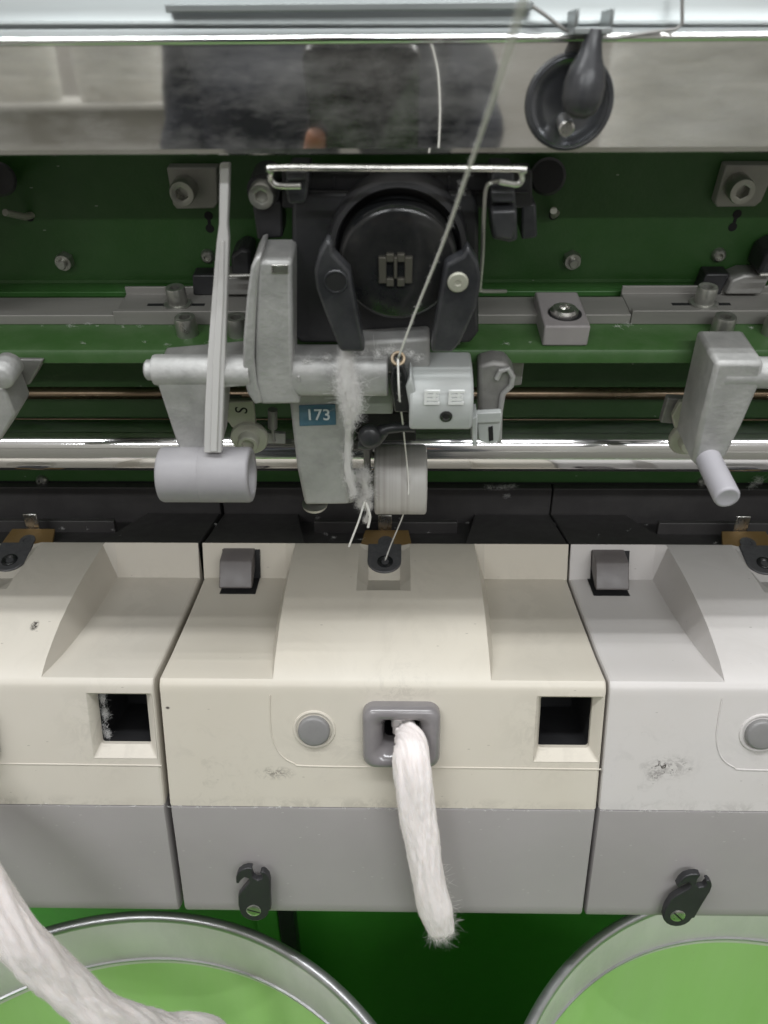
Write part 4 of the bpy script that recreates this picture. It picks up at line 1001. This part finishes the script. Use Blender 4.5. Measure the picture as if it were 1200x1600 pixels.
rdl = random.Random(31); bl = []
for _ in range(70):
    x = rdl.uniform(-185, 185); bl.append((Vector((x, rdl.choice((-31.5, -46, -8.5, -30))+rdl.uniform(-1.5, 1.5), 0.3)), rdl.uniform(0.35, 1.0), (2.2, 1, .3)))
fluff('lint_dust', 'fine lint scattered along the green shelf and its rails', bl, 32, 1100, (0, -30, 0), wd=0.025)
bl = [(Vector((X0+rdl.uniform(-330, 330), rdl.uniform(406, 464), -262)), rdl.uniform(0.8, 2.0), (1.5, 1, .4)) for _ in range(40)]
bl = [(Vector((c.x, c.y, -256.6-(c.y-404.6)*0.27)), r, st) for c, r, st in bl]
fluff('lint_dust', 'fine lint scattered over the black rear of the boxes', bl, 33, 1300, (0, 430, -262), fr='W', wd=0.025)
bl = [(Vector((X0+rdl.uniform(-190, 190), face_y(-342)-0.2, -342+rdl.gauss(0, 0.5))), rdl.uniform(0.3, 0.9), (2.4, .5, .5)) for _ in range(60)]
fluff('lint_dust', 'fine lint caught along the seam between cream covers and grey panels', bl, 34, 900, (0, 276, -342), fr='W', wd=0.022)
# yarn: nozzle -> roller -> eyelet -> up past the lens
def fuzz_yarn(name, label, pts, r, seed, sub=10):
    rnd = random.Random(seed); P = spline(pts, sub); g = tube(P, r, 7); FV, FF = list(g[0]), list(g[1])
    for _ in range(len(P)*5):
        i = rnd.randrange(len(P)); p = P[i]; d = Vector((rnd.gauss(0, 1), rnd.gauss(0, 1), rnd.gauss(0, 1))).normalized(); ln = rnd.uniform(.5, 1.6)
        sd = d.orthogonal().normalized()*0.03; o = len(FV)
        FV += [p+sd, p-sd, p+d*ln+sd*.4, p+d*ln-sd*.4]; FF.append((o, o+1, o+3, o+2))
    return solo(name, label, 'yarn', (FV, FF), 'yarn', base=pts[len(pts)//2], smooth=180)
def fromU(p): return OU+RU @ Vector(p)
e = fromU(up(622, 560, 72.5))
fuzz_yarn('running_yarn', 'white yarn rising past the black disc to the top edge', [e, fromU(up(648, 490, 86)), onY(690, 385, 240), onY(733, 262, 200), onY(775, 140, 160), onY(815, 10, 125), onY(835, -60, 110)], 0.42, 21)
fuzz_yarn('running_yarn', 'white yarn from the box nozzle round the roller to the eyelet', [Vector((X0+0.4, 390.5, -259.5)), onY(612, 848, 385), onY(627, 812, 368), onY(637, 780, 350.5), onY(638, 750, 348.3), onY(634, 705, 338), onY(628, 650, 310), fromU(up(624, 620, 76)), fromU(up(622, 575, 75)), e], 0.40, 22)
def loose(p0, p1, p2, r): return tube(spline([p0, p1, p2], 8), r, 6)
solo('yarn_tail', 'loose white yarn ends hanging from the lint by the leg', 'yarn', merge(loose(fromU(up(570, 782, 42)), fromU(up(560, 815, 45)), fromU(up(545, 854, 48)), 0.55), loose(fromU(up(572, 785, 42)), fromU(up(578, 806, 43)), fromU(up(575, 824, 44)), 0.7)), 'yarn', base=fromU(up(560, 815, 45)))

# ================================================================== WHAT THE POLISHED COVER MIRRORS: the operator and the store behind
def from_cam(x, y, z): return CAM+CROT @ Vector((x, y, z))
ph = Thing('phone', 'black phone held in front of the polished cover', 'phone', from_cam(-23, -150, 4))
g = loft([[from_cam(-23+a, -69+b, d) for a, b in rrect(36.5-e, 81-e, 9, 6)] for d, e in ((1.5, 1.0), (2.2, 0), (8.4, 0), (9.2, 1.0))], True, True)
ph.part('case', g, 'phone')
pe = Thing('person', 'person in a dark padded jacket holding a phone', 'person', (-40, -360, -1380))
def skin_mesh(name, nodes, edges, mname, sub=2, root=0, parent=None):
    me = bpy.data.meshes.new(name)
    me.from_pydata([((Vector(p)-pe.base)*S)[:] for p, r in nodes], edges, [])
    o = bpy.data.objects.new(name, me); sc.collection.objects.link(o); o.parent = parent or pe.o
    o.modifiers.new('skin', 'SKIN').use_smooth_shade = True
    me.skin_vertices if me.skin_vertices else None
    sv = me.skin_vertices[0].data if me.skin_vertices else None
    if sv is None:
        bm = bmesh.new(); bm.from_mesh(me); bm.verts.layers.skin.verify(); bm.to_mesh(me); bm.free(); sv = me.skin_vertices[0].data
    for i, (p, r) in enumerate(nodes):
        sv[i].radius = (r[0]*S, r[1]*S) if isinstance(r, tuple) else (r*S, r*S)
        sv[i].use_root = (i == root)
    m_ = o.modifiers.new('sub', 'SUBSURF'); m_.levels = sub; m_.render_levels = sub
    me.materials.append(M[mname]); return o
hl = from_cam(-62, -98, 18); hr = from_cam(16, -140, 18)
B = [((-70, -360, -440), (150, 115)), ((-70, -362, -250), (155, 118)), ((-70, -368, -40), (140, 125)), ((-70, -372, 110), (125, 108)), ((-70, -370, 195), (62, 60)), ((-65, -352, 250), (52, 55)), ((-60, -342, 330), (78, 92)), ((-60, -345, 400), (66, 80)),
     ((-170, -368, 95), 62), ((-212, -350, -210), 55), ((hl.x-60, hl.y-70, hl.z-120), 40), ((hl.x-30, hl.y-28, hl.z-62), 27),
     ((35, -368, 95), 62), ((85, -350, -220), 55), ((hr.x+50, hr.y-70, hr.z-110), 40), ((hr.x+26, hr.y-26, hr.z-56), 27),
     ((-150, -360, -520), 92), ((-155, -345, -920), 64), ((-158, -372, -1320), 46), ((-160, -290, -1346), 34),
     ((20, -360, -520), 92), ((28, -345, -920), 64), ((32, -372, -1320), 46), ((34, -290, -1346), 34)]
Eg = [(0, 1), (1, 2), (2, 3), (3, 4), (4, 5), (5, 6), (6, 7), (3, 8), (8, 9), (9, 10), (10, 11), (3, 12), (12, 13), (13, 14), (14, 15), (0, 16), (16, 17), (17, 18), (18, 19), (0, 20), (20, 21), (21, 22), (22, 23)]
body = skin_mesh('body', B, Eg, 'jacket', 3)
tx = bpy.data.textures.new('quilting', 'CLOUDS'); tx.noise_scale = 0.07; tx.noise_depth = 1
dm = body.modifiers.new('padding', 'DISPLACE'); dm.texture = tx; dm.strength = 0.055; dm.mid_level = 0.5
def hand(wr_, tips, th):
    n = [(wr_, 22), ((wr_+tips[1])*0.5, (22, 14))]; e = [(0, 1)]
    for tip, r in list(zip(tips, (8.5, 9, 8.5, 7.5)))+[(th, 9.5)]:
        k = len(n); mid = ((wr_+tips[1])*0.5+tip)*0.5+CROT @ Vector((0, 0, 8)); n += [(mid, r), (tip, r*0.85)]; e += [(1, k), (k, k+1)]
    return skin_mesh('hand', n, e, 'skin')
hand(hl+Vector((-20, -20, -48)), [from_cam(-54, -40+(-17)*i, -3) for i in range(4)], from_cam(-60, -78, 16))
hand(hr+Vector((18, -18, -44)), [from_cam(10, -95-14*i, -3) for i in range(4)], from_cam(12, -105, 16))
hair = lathe((-60, -350, 330), (0, -0.25, 1), [(84, 10), (88, 40), (80, 78), (56, 102), (20, 112)], 32)
pe.part('hair', hair, 'hair', smooth=80)

def package(label, c, r, h, group='yarn packages mirrored in the cover'):
    t = Thing('yarn_package', label, 'yarn package', c, 'W', group)
    n, rows = 64, 40; V, F, UV = [], [], []
    for i in range(rows+1):
        for j in range(n):
            a = 2*math.pi*j/n; e = 1-0.06*(abs(2*i/rows-1))**6
            rr_ = r*e*(1+0.012*noise.noise(Vector((math.cos(a)*3, math.sin(a)*3, i*0.9+c[0]))))
            V.append(Vector((c[0]+rr_*math.cos(a), c[1]+rr_*math.sin(a), c[2]+h*i/rows))); UV.append((abs(2*j/n-1), i/rows*0.5))
    for i in range(rows):
        for j in range(n): k = (j+1) % n; F.append((i*n+j, i*n+k, (i+1)*n+k, (i+1)*n+j))
    F.append(tuple(range(n-1, -1, -1))); F.append(tuple(rows*n+j for j in range(n)))
    t.part('winding', (V, F), 'package', smooth=60, uv=UV)
    t.part('tube', cyl((c[0], c[1], c[2]-2), (c[0], c[1], c[2]+h+12), 28), 'cangreen')
cab = Thing('store_cabinet', 'pale cabinet mirrored at the left of the cover', 'cabinet', (-620, -1000, -1380))
cab.part('carcass', box(-1050, -255, -1250, -900, -1380, -58), 'wall', 3)
cab.part('top_board', box(-1060, -245, -1260, -885, -57.9, -48), 'wall', 2)
package('white yarn package mirrored beside the jacket on the cover', (-478, -1000, -47), 78, 150)
package('white yarn package mirrored at the left end of the cover', (-700, -1040, -47), 90, 150)
cab2 = Thing('low_table', 'low pale table mirrored at the right of the cover', 'table', (620, -1000, -1380))
cab2.part('carcass', box(250, 1050, -1350, -850, -1380, -330), 'wall', 3)
package('large wound white package mirrored at the right of the cover', (560, -1040, -330), 170, 420)
solo('partition', 'pale partition across the aisle behind the operator', None, box(-3000, 3000, -1760, -1720, -1380, 700), 'wall', base=(0, -1740, -1380), kind='structure')
